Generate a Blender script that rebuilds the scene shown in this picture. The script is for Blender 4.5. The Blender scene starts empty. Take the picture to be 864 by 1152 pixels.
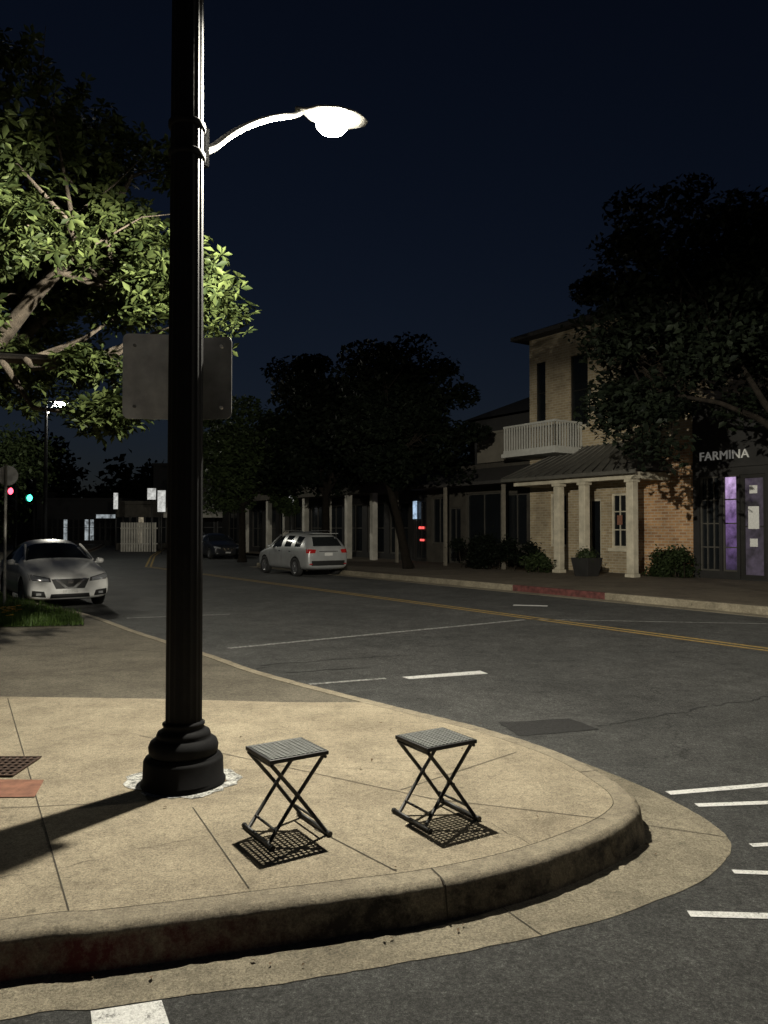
import bpy, math, random
import numpy as np
from mathutils import Vector, Matrix
from mathutils.bvhtree import BVHTree
from mathutils.geometry import tessellate_polygon

scene = bpy.context.scene
COL = scene.collection
A = math.radians(34.0)
CA, SA = math.cos(A), math.sin(A)
def W(t, s, z=0.0):
    return Vector((CA*t - SA*s, SA*t + CA*s, z))
ROAD = -0.17

# ------------------------------------------------------------ materials
def newmat(name):
    m = bpy.data.materials.new(name); m.use_nodes = True
    nt = m.node_tree; b = nt.nodes["Principled BSDF"]
    return m, nt, b
def noise(nt, vec, scale, detail=4, rough=0.6):
    n = nt.nodes.new("ShaderNodeTexNoise")
    n.inputs["Scale"].default_value = scale; n.inputs["Detail"].default_value = detail
    n.inputs["Roughness"].default_value = rough
    nt.links.new(vec, n.inputs["Vector"]); return n.outputs["Fac"]
def ramp(nt, fac, stops):
    r = nt.nodes.new("ShaderNodeValToRGB")
    e = r.color_ramp.elements
    e[0].position, e[0].color = stops[0][0], (*stops[0][1], 1)
    e[1].position, e[1].color = stops[-1][0], (*stops[-1][1], 1)
    for p, c in stops[1:-1]:
        x = e.new(p); x.color = (*c, 1)
    nt.links.new(fac, r.inputs["Fac"]); return r.outputs["Color"]
def mix(nt, a, b, fac=1.0, mode='MULTIPLY'):
    m = nt.nodes.new("ShaderNodeMix"); m.data_type = 'RGBA'; m.blend_type = mode
    for v, i in ((fac, 0), (a, 6), (b, 7)):
        if isinstance(v, (int, float)): m.inputs[i].default_value = v
        elif isinstance(v, tuple): m.inputs[i].default_value = (*v, 1)
        else: nt.links.new(v, m.inputs[i])
    return m.outputs[2]
def bump(nt, b, h, strength, dist):
    n = nt.nodes.new("ShaderNodeBump"); n.inputs["Strength"].default_value = strength
    n.inputs["Distance"].default_value = dist
    nt.links.new(h, n.inputs["Height"]); nt.links.new(n.outputs["Normal"], b.inputs["Normal"])
def objvec(nt):
    return nt.nodes.new("ShaderNodeTexCoord").outputs["Object"]
def g3(v): return (v, v, v)

def simple(name, col, rough=0.6, metal=0.0, var=0.35, scale=6.0, bmp=0.15, bd=0.003, coat=0.0, spec=None):
    m, nt, b = newmat(name)
    v = objvec(nt)
    f = noise(nt, v, scale, 6)
    c = mix(nt, col, ramp(nt, f, [(0.25, g3(1-var)), (0.75, g3(1+var*0.4))]))
    nt.links.new(c, b.inputs["Base Color"])
    b.inputs["Roughness"].default_value = rough; b.inputs["Metallic"].default_value = metal
    if coat: b.inputs["Coat Weight"].default_value = coat
    if spec is not None: b.inputs["Specular IOR Level"].default_value = spec
    if bmp: bump(nt, b, noise(nt, v, scale*8, 4), bmp, bd)
    return m
def emis(name, col, strength, base=(0.02, 0.02, 0.02), var=0.0, scale=2.0):
    m, nt, b = newmat(name)
    b.inputs["Base Color"].default_value = (*base, 1)
    b.inputs["Emission Color"].default_value = (*col, 1)
    b.inputs["Emission Strength"].default_value = strength
    if var:
        v = objvec(nt)
        c = mix(nt, col, ramp(nt, noise(nt, v, scale, 5, .7), [(0.35, g3(1-var)), (0.65, g3(1.3))]))
        nt.links.new(c, b.inputs["Emission Color"])
    return m

def concrete_mat(name, c0, c1, stain=0.55):
    m, nt, b = newmat(name); v = objvec(nt)
    big = noise(nt, v, 0.9, 8, 0.65)
    col = ramp(nt, big, [(0.3, c0), (0.7, c1)])
    st = ramp(nt, noise(nt, v, 3.1, 9, 0.75), [(0.36, g3(stain)), (0.56, g3(1.0))])
    col = mix(nt, col, st, 0.65)
    med = ramp(nt, noise(nt, v, 24, 6, 0.85), [(0.36, g3(0.62)), (0.5, g3(1.0)), (0.62, g3(1.18))])
    col = mix(nt, col, med, 0.9)
    fine = noise(nt, v, 85, 4, 0.95)
    col = mix(nt, col, ramp(nt, fine, [(0.36, g3(0.35)), (0.5, g3(1.0)), (0.64, g3(1.6))]), 0.85)
    vo = nt.nodes.new("ShaderNodeTexVoronoi"); vo.inputs["Scale"].default_value = 2.3
    nt.links.new(v, vo.inputs["Vector"])
    gum = ramp(nt, vo.outputs["Distance"], [(0.03, g3(0.4)), (0.05, g3(1.0))])
    col = mix(nt, col, gum, 0.6)
    nt.links.new(col, b.inputs["Base Color"]); b.inputs["Roughness"].default_value = 0.85
    b.inputs["Specular IOR Level"].default_value = 0.3
    bump(nt, b, fine, 0.7, 0.006)
    return m
M_conc = concrete_mat("sidewalk_concrete", (0.275, 0.232, 0.165), (0.415, 0.358, 0.258))
M_conc_dark = concrete_mat("darker_sidewalk_concrete", (0.11, 0.097, 0.075), (0.175, 0.157, 0.122))
M_gutter = concrete_mat("gutter_concrete", (0.20, 0.174, 0.125), (0.32, 0.283, 0.208), 0.5)

def asphalt_mat():
    m, nt, b = newmat("asphalt"); v = objvec(nt)
    big = noise(nt, v, 0.35, 8, 0.65)
    col = ramp(nt, big, [(0.3, (0.066, 0.068, 0.066)), (0.7, (0.112, 0.112, 0.107))])
    fine = noise(nt, v, 62, 5, 1.0)
    col = mix(nt, col, ramp(nt, fine, [(0.37, g3(0.18)), (0.5, g3(0.85)), (0.58, g3(1.6)), (0.66, g3(3.6))]), 0.95)
    mid = ramp(nt, noise(nt, v, 2.2, 9, 0.8), [(0.36, g3(0.66)), (0.64, g3(1.22))])
    col = mix(nt, col, mid, 0.95)
    sp = ramp(nt, noise(nt, v, 11, 6, 0.8), [(0.36, g3(0.7)), (0.55, g3(1.08))])
    col = mix(nt, col, sp, 0.8)
    wv = nt.nodes.new("ShaderNodeTexNoise"); wv.inputs["Scale"].default_value = 2.6; wv.inputs["Detail"].default_value = 8
    nt.links.new(v, wv.inputs["Vector"])
    add = nt.nodes.new("ShaderNodeMix"); add.data_type = 'RGBA'; add.blend_type = 'ADD'
    add.inputs[0].default_value = 0.6
    nt.links.new(v, add.inputs[6]); nt.links.new(wv.outputs["Color"], add.inputs[7])
    vo = nt.nodes.new("ShaderNodeTexVoronoi"); vo.feature = 'DISTANCE_TO_EDGE'; vo.inputs["Scale"].default_value = 0.28
    nt.links.new(add.outputs[2], vo.inputs["Vector"])
    cr = ramp(nt, vo.outputs["Distance"], [(0.001, g3(0.4)), (0.004, g3(1.0))])
    msk = ramp(nt, noise(nt, v, 0.5, 3), [(0.44, g3(0)), (0.58, g3(0.8))])
    col = mix(nt, col, cr, msk)
    nt.links.new(col, b.inputs["Base Color"]); b.inputs["Roughness"].default_value = 0.75
    b.inputs["Specular IOR Level"].default_value = 0.4
    bump(nt, b, fine, 1.0, 0.012)
    return m
M_asph = asphalt_mat()
M_patch = simple("asphalt_patch", (0.030, 0.030, 0.030), 0.75, var=0.7, scale=40, bmp=0.7, bd=0.008)

def worn_paint(name, col, lo=0.42):
    m, nt, b = newmat(name); v = objvec(nt)
    f = noise(nt, v, 22, 8, 0.85)
    c = mix(nt, (0.10, 0.10, 0.095), col, ramp(nt, f, [(lo-0.06, g3(0)), (lo+0.05, g3(1))]), 'MIX')
    c = mix(nt, c, ramp(nt, noise(nt, v, 80, 3, .9), [(0.3, g3(0.6)), (0.65, g3(1.1))]), 1.0)
    nt.links.new(c, b.inputs["Base Color"]); b.inputs["Roughness"].default_value = 0.7
    bump(nt, b, noise(nt, v, 70, 3), 0.7, 0.006)
    return m
M_white = worn_paint("white_road_paint", (0.78, 0.78, 0.76), 0.41)
M_white_worn = worn_paint("worn_white_road_paint", (0.45, 0.45, 0.43), 0.5)
M_yellow = worn_paint("yellow_road_paint", (0.50, 0.33, 0.08), 0.46)
M_joint = simple("joint_dirt", (0.075, 0.065, 0.05), 0.95, var=0.5, scale=20)

def curb_mat():
    m, nt, b = newmat("curb_concrete")
    tc = nt.nodes.new("ShaderNodeTexCoord"); v = tc.outputs["Object"]
    sep = nt.nodes.new("ShaderNodeSeparateXYZ"); nt.links.new(v, sep.inputs[0])
    col = ramp(nt, noise(nt, v, 2.2, 8, .7), [(0.3, (0.23, 0.195, 0.14)), (0.7, (0.385, 0.335, 0.242))])
    fine = noise(nt, v, 85, 4, 0.95)
    col = mix(nt, col, ramp(nt, fine, [(0.34, g3(0.4)), (0.66, g3(1.45))]), 0.85)
    col = mix(nt, col, ramp(nt, noise(nt, v, 14, 6, .8), [(0.36, g3(0.6)), (0.58, g3(1.08))]), 0.8)
    zn = nt.nodes.new("ShaderNodeMath"); zn.operation = 'MULTIPLY_ADD'; zn.inputs[1].default_value = 0.09
    nt.links.new(noise(nt, v, 9, 7, .8), zn.inputs[0]); zn2 = nt.nodes.new("ShaderNodeMath"); zn2.operation='SUBTRACT'; zn2.inputs[1].default_value = 0.045
    nt.links.new(sep.outputs["Z"], zn.inputs[2]); nt.links.new(zn.outputs[0], zn2.inputs[0])
    mr = nt.nodes.new("ShaderNodeMapRange"); mr.inputs["From Min"].default_value = -0.045; mr.inputs["From Max"].default_value = -0.020
    mr.inputs["To Min"].default_value = 1; mr.inputs["To Max"].default_value = 0
    nt.links.new(zn2.outputs[0], mr.inputs["Value"])
    gr = ramp(nt, noise(nt, v, 5, 8, .8), [(0.40, g3(0.15)), (0.58, g3(1))])
    fac = nt.nodes.new("ShaderNodeMath"); fac.operation = 'MULTIPLY'
    nt.links.new(mr.outputs[0], fac.inputs[0]); nt.links.new(gr, fac.inputs[1])
    mx = nt.nodes.new("ShaderNodeMapRange"); mx.inputs["From Min"].default_value = -1.0; mx.inputs["From Max"].default_value = -0.2
    mx.inputs["To Min"].default_value = 1; mx.inputs["To Max"].default_value = 0
    nt.links.new(sep.outputs["X"], mx.inputs["Value"])
    dirt = mix(nt, (0.04, 0.034, 0.027), (0.12, 0.022, 0.02), mx.outputs[0], 'MIX')
    col = mix(nt, col, dirt, fac.outputs[0], 'MIX')
    nt.links.new(col, b.inputs["Base Color"]); b.inputs["Roughness"].default_value = 0.85
    bump(nt, b, noise(nt, v, 30, 7, .85), 0.8, 0.012)
    return m
M_curb = curb_mat()
M_redcurb = simple("red_curb_paint", (0.14, 0.045, 0.04), 0.7, var=0.8, scale=8)
M_black = simple("black_painted_metal", (0.012, 0.012, 0.013), 0.75, var=0.3, scale=9, bmp=0.25, spec=.12)
M_stool = simple("black_powder_coat", (0.014, 0.014, 0.014), 0.5, var=0.2, scale=30)
M_seat = simple("grey_seat_mesh", (0.26, 0.27, 0.26), 0.4, 0.2, var=0.3, scale=30)  # black mesh coloured grey: brightness from the lamp above is in the colour
M_alu = simple("weathered_aluminium", (0.80, 0.80, 0.78), 0.6, 0.0, var=0.45, scale=6, bmp=0.05)
M_alud = simple("dull_sign_back", (0.27, 0.27, 0.26), 0.6, 0.0, var=0.5, scale=5, bmp=0.05)
M_arm = simple("galvanised_arm", (0.32, 0.31, 0.28), 0.55, 0.4, var=0.3, scale=8, bmp=0.05)
M_bark = simple("bark", (0.055, 0.045, 0.034), 0.9, var=0.6, scale=9, bmp=0.9, bd=0.03, spec=.15)
M_bark_dark = simple("dark_bark", (0.016, 0.013, 0.010), 0.95, var=0.6, scale=9, bmp=0.9, bd=0.03, spec=.1)
M_lens = emis("lit_lamp_lens", (1.0, 0.97, 0.86), 80.0)
M_lens_far = emis("lit_lamp_lens_far", (0.9, 1.0, 0.95), 120.0)
M_rubber = simple("tyre_rubber", (0.015, 0.015, 0.015), 0.85, var=0.3)
M_rim = simple("alloy_rim", (0.4, 0.4, 0.41), 0.3, 0.9, var=0.1, bmp=0)
M_dark = simple("dark_trim", (0.012, 0.012, 0.012), 0.5, var=0.2)
M_glass_car = simple("tinted_car_glass", (0.012, 0.014, 0.015), 0.06, var=0.1, bmp=0)
M_glass = simple("dark_window_glass", (0.010, 0.012, 0.014), 0.12, var=0.3, scale=1.2, bmp=0.03)
M_trimw = simple("cream_painted_trim", (0.58, 0.53, 0.41), 0.6, var=0.4, scale=3)
M_trimdull = simple("dull_painted_trim", (0.07, 0.065, 0.055), 0.6, var=0.3, scale=3)
M_trimd = simple("dark_window_frame", (0.02, 0.019, 0.017), 0.5, var=0.3)
M_roofm = simple("shingle_roof", (0.05, 0.046, 0.042), 0.85, var=0.5, scale=14, bmp=0.8, bd=0.02)
M_darkwall = simple("dark_painted_wall", (0.018, 0.017, 0.016), 0.75, var=0.4, scale=3)
M_greywall = simple("grey_stucco", (0.065, 0.058, 0.046), 0.85, var=0.5, scale=2.5)
M_whitewall = simple("white_stucco", (0.50, 0.48, 0.42), 0.8, var=0.4, scale=2)
M_soil = simple("soil", (0.05, 0.045, 0.03), 0.95, var=0.6, scale=4, bmp=0.8, bd=0.03)
M_grate = simple("cast_iron_grate", (0.09, 0.055, 0.04), 0.7, 0.3, var=0.5, scale=20)
M_clay = simple("red_paver", (0.27, 0.125, 0.08), 0.8, var=0.5, scale=14, bmp=0.5)

def brick_mat(name, c1, c2, mortar):
    m, nt, b = newmat(name); v = objvec(nt)
    sep = nt.nodes.new("ShaderNodeSeparateXYZ"); nt.links.new(v, sep.inputs[0])
    ad = nt.nodes.new("ShaderNodeMath"); ad.operation = 'ADD'
    nt.links.new(sep.outputs[0], ad.inputs[0]); nt.links.new(sep.outputs[1], ad.inputs[1])
    cb = nt.nodes.new("ShaderNodeCombineXYZ"); nt.links.new(ad.outputs[0], cb.inputs[0]); nt.links.new(sep.outputs[2], cb.inputs[1])
    br = nt.nodes.new("ShaderNodeTexBrick"); nt.links.new(cb.outputs[0], br.inputs["Vector"])
    br.inputs["Color1"].default_value = (*c1, 1); br.inputs["Color2"].default_value = (*c2, 1); br.inputs["Mortar"].default_value = (*mortar, 1)
    br.inputs["Scale"].default_value = 1.0; br.inputs["Brick Width"].default_value = 0.28; br.inputs["Row Height"].default_value = 0.10
    br.inputs["Mortar Size"].default_value = 0.014; br.inputs["Bias"].default_value = 0.0
    col = mix(nt, br.outputs["Color"], ramp(nt, noise(nt, v, 1.1, 7, .7), [(0.3, g3(0.55)), (0.7, g3(1.2))]), 0.9)
    nt.links.new(col, b.inputs["Base Color"]); b.inputs["Roughness"].default_value = 0.85
    bump(nt, b, br.outputs["Fac"], -0.6, 0.01)
    return m
M_brick = brick_mat("tan_brick", (0.46, 0.37, 0.23), (0.34, 0.26, 0.155), (0.48, 0.43, 0.33))
M_brick2 = brick_mat("orange_brick", (0.55, 0.32, 0.15), (0.34, 0.18, 0.085), (0.50, 0.41, 0.30))

def leaf_mat(name, c_lo, c_hi, trans=0.3, spec=.25):
    m, nt, b = newmat(name)
    g = nt.nodes.new("ShaderNodeNewGeometry")
    col = ramp(nt, g.outputs["Random Per Island"], [(0.0, c_lo), (1.0, c_hi)])
    nt.links.new(col, b.inputs["Base Color"]); b.inputs["Roughness"].default_value = 0.55
    b.inputs["Specular IOR Level"].default_value = spec
    if trans:
        tr = nt.nodes.new("ShaderNodeBsdfTranslucent"); nt.links.new(col, tr.inputs["Color"])
        ms = nt.nodes.new("ShaderNodeMixShader"); ms.inputs[0].default_value = trans
        nt.links.new(b.outputs[0], ms.inputs[1]); nt.links.new(tr.outputs[0], ms.inputs[2])
        nt.links.new(ms.outputs[0], nt.nodes["Material Output"].inputs["Surface"])
    return m
M_leaf = leaf_mat("leaves_green", (0.008, 0.013, 0.004), (0.042, 0.054, 0.017), 0.3, .10)
M_leaf_mid = leaf_mat("leaves_mid", (0.011, 0.018, 0.007), (0.034, 0.048, 0.018), 0, .15)
M_leaf_dark = leaf_mat("leaves_dark", (0.003, 0.0045, 0.003), (0.008, 0.011, 0.006), 0, .08)  # shade put into the colour: near-black so crowns stay silhouettes
M_grass = leaf_mat("grass_blades", (0.03, 0.06, 0.012), (0.08, 0.13, 0.03), 0.2)
M_flower = simple("yellow_petals", (0.8, 0.45, 0.02), 0.6, var=0.2)

# ------------------------------------------------------------ mesh builder
class MB:
    def __init__(s): s.v = []; s.f = []; s.m = []; s.sm = []
    def face(s, idx, mi=0, sm=False): s.f.append(tuple(idx)); s.m.append(mi); s.sm.append(sm)
    def quad(s, pts, mi=0):
        n = len(s.v); s.v += [tuple(p) for p in pts]; s.face(range(n, n+len(pts)), mi)
    def box(s, x0, x1, y0, y1, z0, z1, mi=0, M=None):
        n = len(s.v)
        P = [(x0,y0,z0),(x1,y0,z0),(x1,y1,z0),(x0,y1,z0),(x0,y0,z1),(x1,y0,z1),(x1,y1,z1),(x0,y1,z1)]
        if M is not None: P = [tuple(M @ Vector(p)) for p in P]
        s.v += P
        for f in ((0,3,2,1),(4,5,6,7),(0,1,5,4),(1,2,6,5),(2,3,7,6),(3,0,4,7)): s.face([n+i for i in f], mi)
    def tube(s, pts, rad, seg=8, mi=0, cap=True):
        pts = [Vector(p) for p in pts]
        if isinstance(rad, (int, float)): rad = [rad]*len(pts)
        rings = []; ref = None
        for i, p in enumerate(pts):
            d = (pts[min(i+1, len(pts)-1)] - pts[max(i-1, 0)]).normalized()
            if ref is None:
                ref = Vector((0,0,1)) if abs(d.z) < 0.9 else Vector((1,0,0))
            u = d.cross(ref).normalized(); w = u.cross(d).normalized(); ref = w
            n = len(s.v); r = rad[i]
            for k in range(seg):
                a = 2*math.pi*k/seg
                s.v.append(tuple(p + u*math.cos(a)*r + w*math.sin(a)*r))
            rings.append(n)
        for i in range(len(rings)-1):
            for k in range(seg):
                k2 = (k+1) % seg
                s.face((rings[i]+k, rings[i]+k2, rings[i+1]+k2, rings[i+1]+k), mi, True)
        if cap:
            s.face([rings[0]+k for k in range(seg)], mi); s.face([rings[-1]+k for k in range(seg)][::-1], mi)
    def lathe(s, prof, cx, cy, seg=48, mi=0, fn=None, M=None, cap=True):
        rings = []
        for r, z in prof:
            n = len(s.v)
            for k in range(seg):
                a = 2*math.pi*k/seg
                rr = fn(r, z, a) if fn else r
                p = Vector((cx+rr*math.cos(a), cy+rr*math.sin(a), z))
                if M is not None: p = M @ p
                s.v.append(tuple(p))
            rings.append(n)
        for i in range(len(rings)-1):
            for k in range(seg):
                k2 = (k+1) % seg
                s.face((rings[i]+k, rings[i]+k2, rings[i+1]+k2, rings[i+1]+k), mi, True)
        if cap:
            s.face([rings[0]+k for k in range(seg)][::-1], mi); s.face([rings[-1]+k for k in range(seg)], mi)
    def obj(s, name, mats, parent=None, loc=(0,0,0), rotz=0.0, bevel=0):
        me = bpy.data.meshes.new(name); me.from_pydata(s.v, [], s.f); me.update()
        for m in (mats if isinstance(mats, (list, tuple)) else [mats]): me.materials.append(m)
        me.polygons.foreach_set("material_index", s.m); me.polygons.foreach_set("use_smooth", s.sm)
        ob = bpy.data.objects.new(name, me); COL.objects.link(ob)
        ob.location = loc; ob.rotation_euler[2] = rotz
        if parent: ob.parent = parent
        if bevel:
            b = ob.modifiers.new("bevel", 'BEVEL'); b.width = bevel; b.segments = 2; b.limit_method = 'ANGLE'; b.angle_limit = math.radians(40)
        return ob
def empty(name, loc=(0,0,0), rotz=0.0):
    e = bpy.data.objects.new(name, None); e.location = loc; e.rotation_euler[2] = rotz
    e.empty_display_size = 0.3; COL.objects.link(e); return e

def catmull(P, sub=8):
    out = []; n = len(P)
    for i in range(n-1):
        p0 = np.array(P[max(i-1,0)]); p1 = np.array(P[i]); p2 = np.array(P[i+1]); p3 = np.array(P[min(i+2,n-1)])
        for k in range(sub):
            t = k/sub
            out.append(0.5*((2*p1)+(-p0+p2)*t+(2*p0-5*p1+4*p2-p3)*t*t+(-p0+3*p1-3*p2+p3)*t**3))
    out.append(np.array(P[-1])); return out
def flat_poly(name, pts, z, mat, parent=None):
    vs = [Vector((p[0], p[1], z)) for p in pts]
    tris = tessellate_polygon([vs])
    mb = MB(); mb.v = [tuple(v) for v in vs]
    for t in tris:
        a, b, c = [vs[i] for i in t]
        if (b-a).cross(c-a).z < 0: t = t[::-1]
        mb.face(t)
    return mb.obj(name, mat, parent)

# ------------------------------------------------------------ ground
mb = MB(); mb.quad([(-900,-900,-0.2),(900,-900,-0.2),(900,900,-0.2),(-900,900,-0.2)]); mb.obj("ground", M_soil)
mb = MB(); mb.quad([(-120,-40,ROAD),(120,-40,ROAD),(120,130,ROAD),(-120,130,ROAD)]); mb.obj("road", M_asph)

curb = [(-12,-2.6),(-6,.95),(-3,2.5),(-1.519,3.046),(-1.194,3.115),(-.857,3.20),(-.503,3.30),(-.126,3.405),(.277,3.527),(.727,3.746),
 (1.167,4.076),(1.429,4.372),(1.51,4.62),(1.49,4.90),(1.358,5.393),(1.13,5.824),(.786,6.3),(.30,6.83),(-.272,7.45),(-1.32,8.66),
 (-2.195,9.9),(-3.785,12.05),(-5.59,14.59),(-8.2,17.6),(-10.9,21.4),(-12.4,25.0),(-14.5,34),(-20,50),(-26,70),(-36,100)]
gut = [(-11.8,-2.95),(-5.85,.6),(-2.85,2.2),(-1.42,2.80),(-1.08,2.875),(-.76,2.955),(-.40,3.04),(-.02,3.15),(.40,3.28),(.90,3.48),
 (1.43,3.785),(1.80,4.12),(1.97,4.45),(1.93,4.87),(1.72,5.45),(1.42,6.0),(1.05,6.52),(.53,7.07),(-.05,7.68),(-1.08,8.88),
 (-1.95,10.1),(-3.55,12.25),(-5.35,14.8),(-7.95,17.8),(-10.6,21.55),(-12.15,25.1),(-14.25,34.1),(-19.7,50.1),(-25.7,70.1),(-35.7,100.1)]
SUB = 12
C = catmull(curb, SUB); G = catmull(gut, SUB)
def normals(P):
    out = []
    for i in range(len(P)):
        d = P[min(i+1,len(P)-1)] - P[max(i-1,0)]; d = d/np.linalg.norm(d)
        out.append(np.array([d[1], -d[0]]))
    return out
NC = normals(C)
prof = [(-0.15,-0.05),(-0.15,0.0),(-0.045,0.0),(-0.02,-0.005),(-0.005,-0.018),(0.0,-0.035),(0.025,-0.162),(0.03,-0.19)]
mb = MB(); rnd = random.Random(21); chips = [rnd.gauss(0,.003) for _ in C]
for i in range(6*SUB, 16*SUB):
    if rnd.random() < .05: chips[i] -= rnd.uniform(.006,.014)
for i in range(len(C)):
    chip = chips[i]
    for j,(o, z) in enumerate(prof):
        p = C[i] + NC[i]*(o + (min(chip,.004) if 3<=j<=5 else 0)); mb.v.append((p[0], p[1], z - (abs(chip)*.8 if 3<=j<=4 else 0)))
k = len(prof)
for i in range(len(C)-1):
    for j in range(k-1):
        mb.face((i*k+j, (i+1)*k+j, (i+1)*k+j+1, i*k+j+1), 0, j in (2,3,4,5))
mb.obj("curb", M_curb)
mb = MB(); rnd = random.Random(5); wob = 0
for i in range(len(C)):
    wob = wob*.8 + rnd.gauss(0,.0018)
    p = C[i] + NC[i]*0.02; mb.v.append((p[0], p[1], -0.160)); g = G[i] + NC[i]*wob; mb.v.append((g[0], g[1], -0.1672))
for i in range(len(C)-1):
    mb.face((2*i, 2*i+2, 2*i+3, 2*i+1))
mb.obj("gutter", M_gutter)
mb = MB()
def curb_joint(i):
    n = NC[i]; tdir = np.array([-n[1], n[0]])
    pr = [(-0.15,0.003),(-0.045,0.003),(-0.018,-0.001),(0.001,-0.014),(0.005,-0.035),(0.029,-0.158)]
    a = [C[i]+n*o-tdir*0.004 for o,z in pr]; b = [C[i]+n*o+tdir*0.004 for o,z in pr]
    for j in range(len(pr)-1):
        mb.quad([(a[j][0],a[j][1],pr[j][1]),(b[j][0],b[j][1],pr[j][1]),(b[j+1][0],b[j+1][1],pr[j+1][1]),(a[j+1][0],a[j+1][1],pr[j+1][1])])
for i in (8*SUB, 13*SUB+6, 18*SUB+7, 21*SUB): curb_joint(i)
for i in (8*SUB+7, 2*SUB, 12*SUB):
    a = C[i]+NC[i]*0.03; b = G[i]; d = (b-a)/np.linalg.norm(b-a); n = np.array([-d[1], d[0]])*0.003
    mb.quad([(*(a-n), -0.157),(*(b-n), -0.1642),(*(b+n), -0.1642),(*(a+n), -0.157)])
mb.obj("curb_joints", M_joint)

inner = [C[i] + NC[i]*(-0.1545) for i in range(len(C))]
i_split = 17*SUB+9
front = [tuple(p) for p in inner[:i_split+1]]
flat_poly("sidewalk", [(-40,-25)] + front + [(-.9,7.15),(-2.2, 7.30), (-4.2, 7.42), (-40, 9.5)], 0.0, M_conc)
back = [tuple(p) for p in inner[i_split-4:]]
flat_poly("darker_sidewalk", [(-40, 8.5), (-4.2, 6.9), (-2.2, 6.8), (-.3,6.5)] + back + [(-90, 100), (-90, 9.7)], -0.005, M_conc_dark)  # far part of the sidewalk, in a darker concrete colour
mb = MB()
def strip(a, b, w=0.006, z=0.003, m=0):
    a = np.array(a, float); b = np.array(b, float); d = (b-a)/np.linalg.norm(b-a); n = np.array([-d[1], d[0]])*w/2
    mb.quad([(*(a-n), z),(*(b-n), z),(*(b+n), z),(*(a+n), z)], m)
strip((-3.55,7.30), (-1.32,3.26)); strip((-1.10,4.46), (-.60,3.46)); strip((-.37,4.14), (.06,3.63))
strip((-6,3.95), (-2.0,4.47)); strip((-2.0,4.47),(-1.55,4.53))
strip((.28,4.60),(1.22,4.28)); strip((-1.9,6.0),(.28,4.60)); strip((0.1,4.75),(.95,5.55))
strip((-6.5,11.0),(-2.9,10.1), 0.012,-.001); strip((-9,13.2),(-4.3,12.3),0.012,-.001)
rnd = random.Random(77)
def hair(a, b, n, w=.003):
    a = np.array(a, float); b = np.array(b, float); off = 0; pts = []
    d = (b-a)/np.linalg.norm(b-a)
    for i in range(n+1):
        off = off*.85 + rnd.uniform(-.02,.02); pts.append(a+(b-a)*i/n+np.array([-d[1],d[0]])*off)
    for i in range(n): strip(pts[i], pts[i+1], w*rnd.uniform(.4,1.3), .0028)
hair((-.95,5.3),(.55,5.05),26); hair((-2.0,3.4),(-1.0,4.0),18); hair((.75,3.95),(.35,4.45),12)
mb.obj("sidewalk_joints", M_joint)
mb = MB(); rnd = random.Random(4); n0 = 40
ring = []
for i in range(n0):
    a = 2*math.pi*i/n0; r = 0.28 + 0.10*abs(math.sin(a*1.5+.6)) + rnd.uniform(-.03,.03)
    ring.append((-1.267+math.cos(a)*r*1.05, 4.9+math.sin(a)*r*.8))
flat_poly("white_paint_patch", ring, 0.004, worn_paint("splashed_white_paint", (0.66,0.66,0.62), 0.50))
e = empty("drain_grate", (0,0,0))
mb = MB(); x0,x1,y0,y1 = -2.88,-2.40,5.0,5.40
mb.box(x0,x1,y0,y1,0.002,0.006,1)
for i in range(11):
    x = x0 + (x1-x0)*i/10; mb.box(x-.010,x+.010,y0,y1,0.007,0.014)
for i in range(8):
    y = y0 + (y1-y0)*i/7; mb.box(x0-.012,x1+.012,y-.009,y+.009,0.009,0.016)
mb.obj("grate", [M_grate, M_dark], e)
mb = MB()
mb.quad([(-2.75,4.60,.006),(-2.08,4.62,.006),(-2.16,4.93,.006),(-2.75,4.95,.006)]); mb.obj("red_paver", M_clay)

# road markings
RZ = ROAD + 0.004
mb = MB()
def rq(pts, m=0, z=RZ): mb.quad([(p[0],p[1],z) for p in pts], m)
def rstrip(a, b, w, m=0, z=RZ):
    a = np.array(a, float); b = np.array(b, float); d = (b-a)/np.linalg.norm(b-a); n = np.array([-d[1], d[0]])*w/2
    rq([a-n, b-n, b+n, a+n], m, z)
rstrip((1.90,5.19),(4.4,5.75),.07); rstrip((2.0,4.965),(4.4,5.2),.06)
rstrip((2.05,4.34),(4.4,4.62),.045); rstrip((1.80,4.01),(4.4,3.78),.045); rstrip((1.40,3.575),(4.4,3.40),.055)
rq([(-1.075,2.86),(-.834,2.926),(-.60,2.45),(-.86,2.38)])
rq([(.213,9.235),(1.20,9.64),(1.27,9.44),(.30,9.10)])
rstrip((-2.3,11.45),(2.74,15.03),.12,1); rstrip((2.9,15.1),(8.3,14.2),.08,1); rstrip((-.85,8.80),(.02,9.15),.08,1)
rstrip((3.0,17.9),(3.75,17.7),.25); rstrip((-5.1,15.3),(-3.2,16.0),.10,1)
mb.obj("lane_markings", [M_white, M_white_worn])
mb = MB()
for off in (-0.11, 0.11):
    a = W(11.0+off, -30); b = W(11.0+off, 36)
    rstrip((a.x,a.y),(b.x,b.y),.10)
    pts = [b, Vector((-15+off,50,0)), Vector((-20+off,70,0)), Vector((-28+off,100,0))]
    for p, q in zip(pts, pts[1:]): rstrip((p.x,p.y),(q.x,q.y),.10)
mb.obj("yellow_centre_line", M_yellow)
rnd = random.Random(8)
pp = [(1.04,7.06),(1.73,7.22),(1.90,6.83),(1.16,6.60)]; ring = []
for i in range(4):
    a = np.array(pp[i]); b = np.array(pp[(i+1)%4])
    for j in range(8): ring.append(tuple(a+(b-a)*j/8+np.array([rnd.gauss(0,.006),rnd.gauss(0,.006)])))
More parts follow.
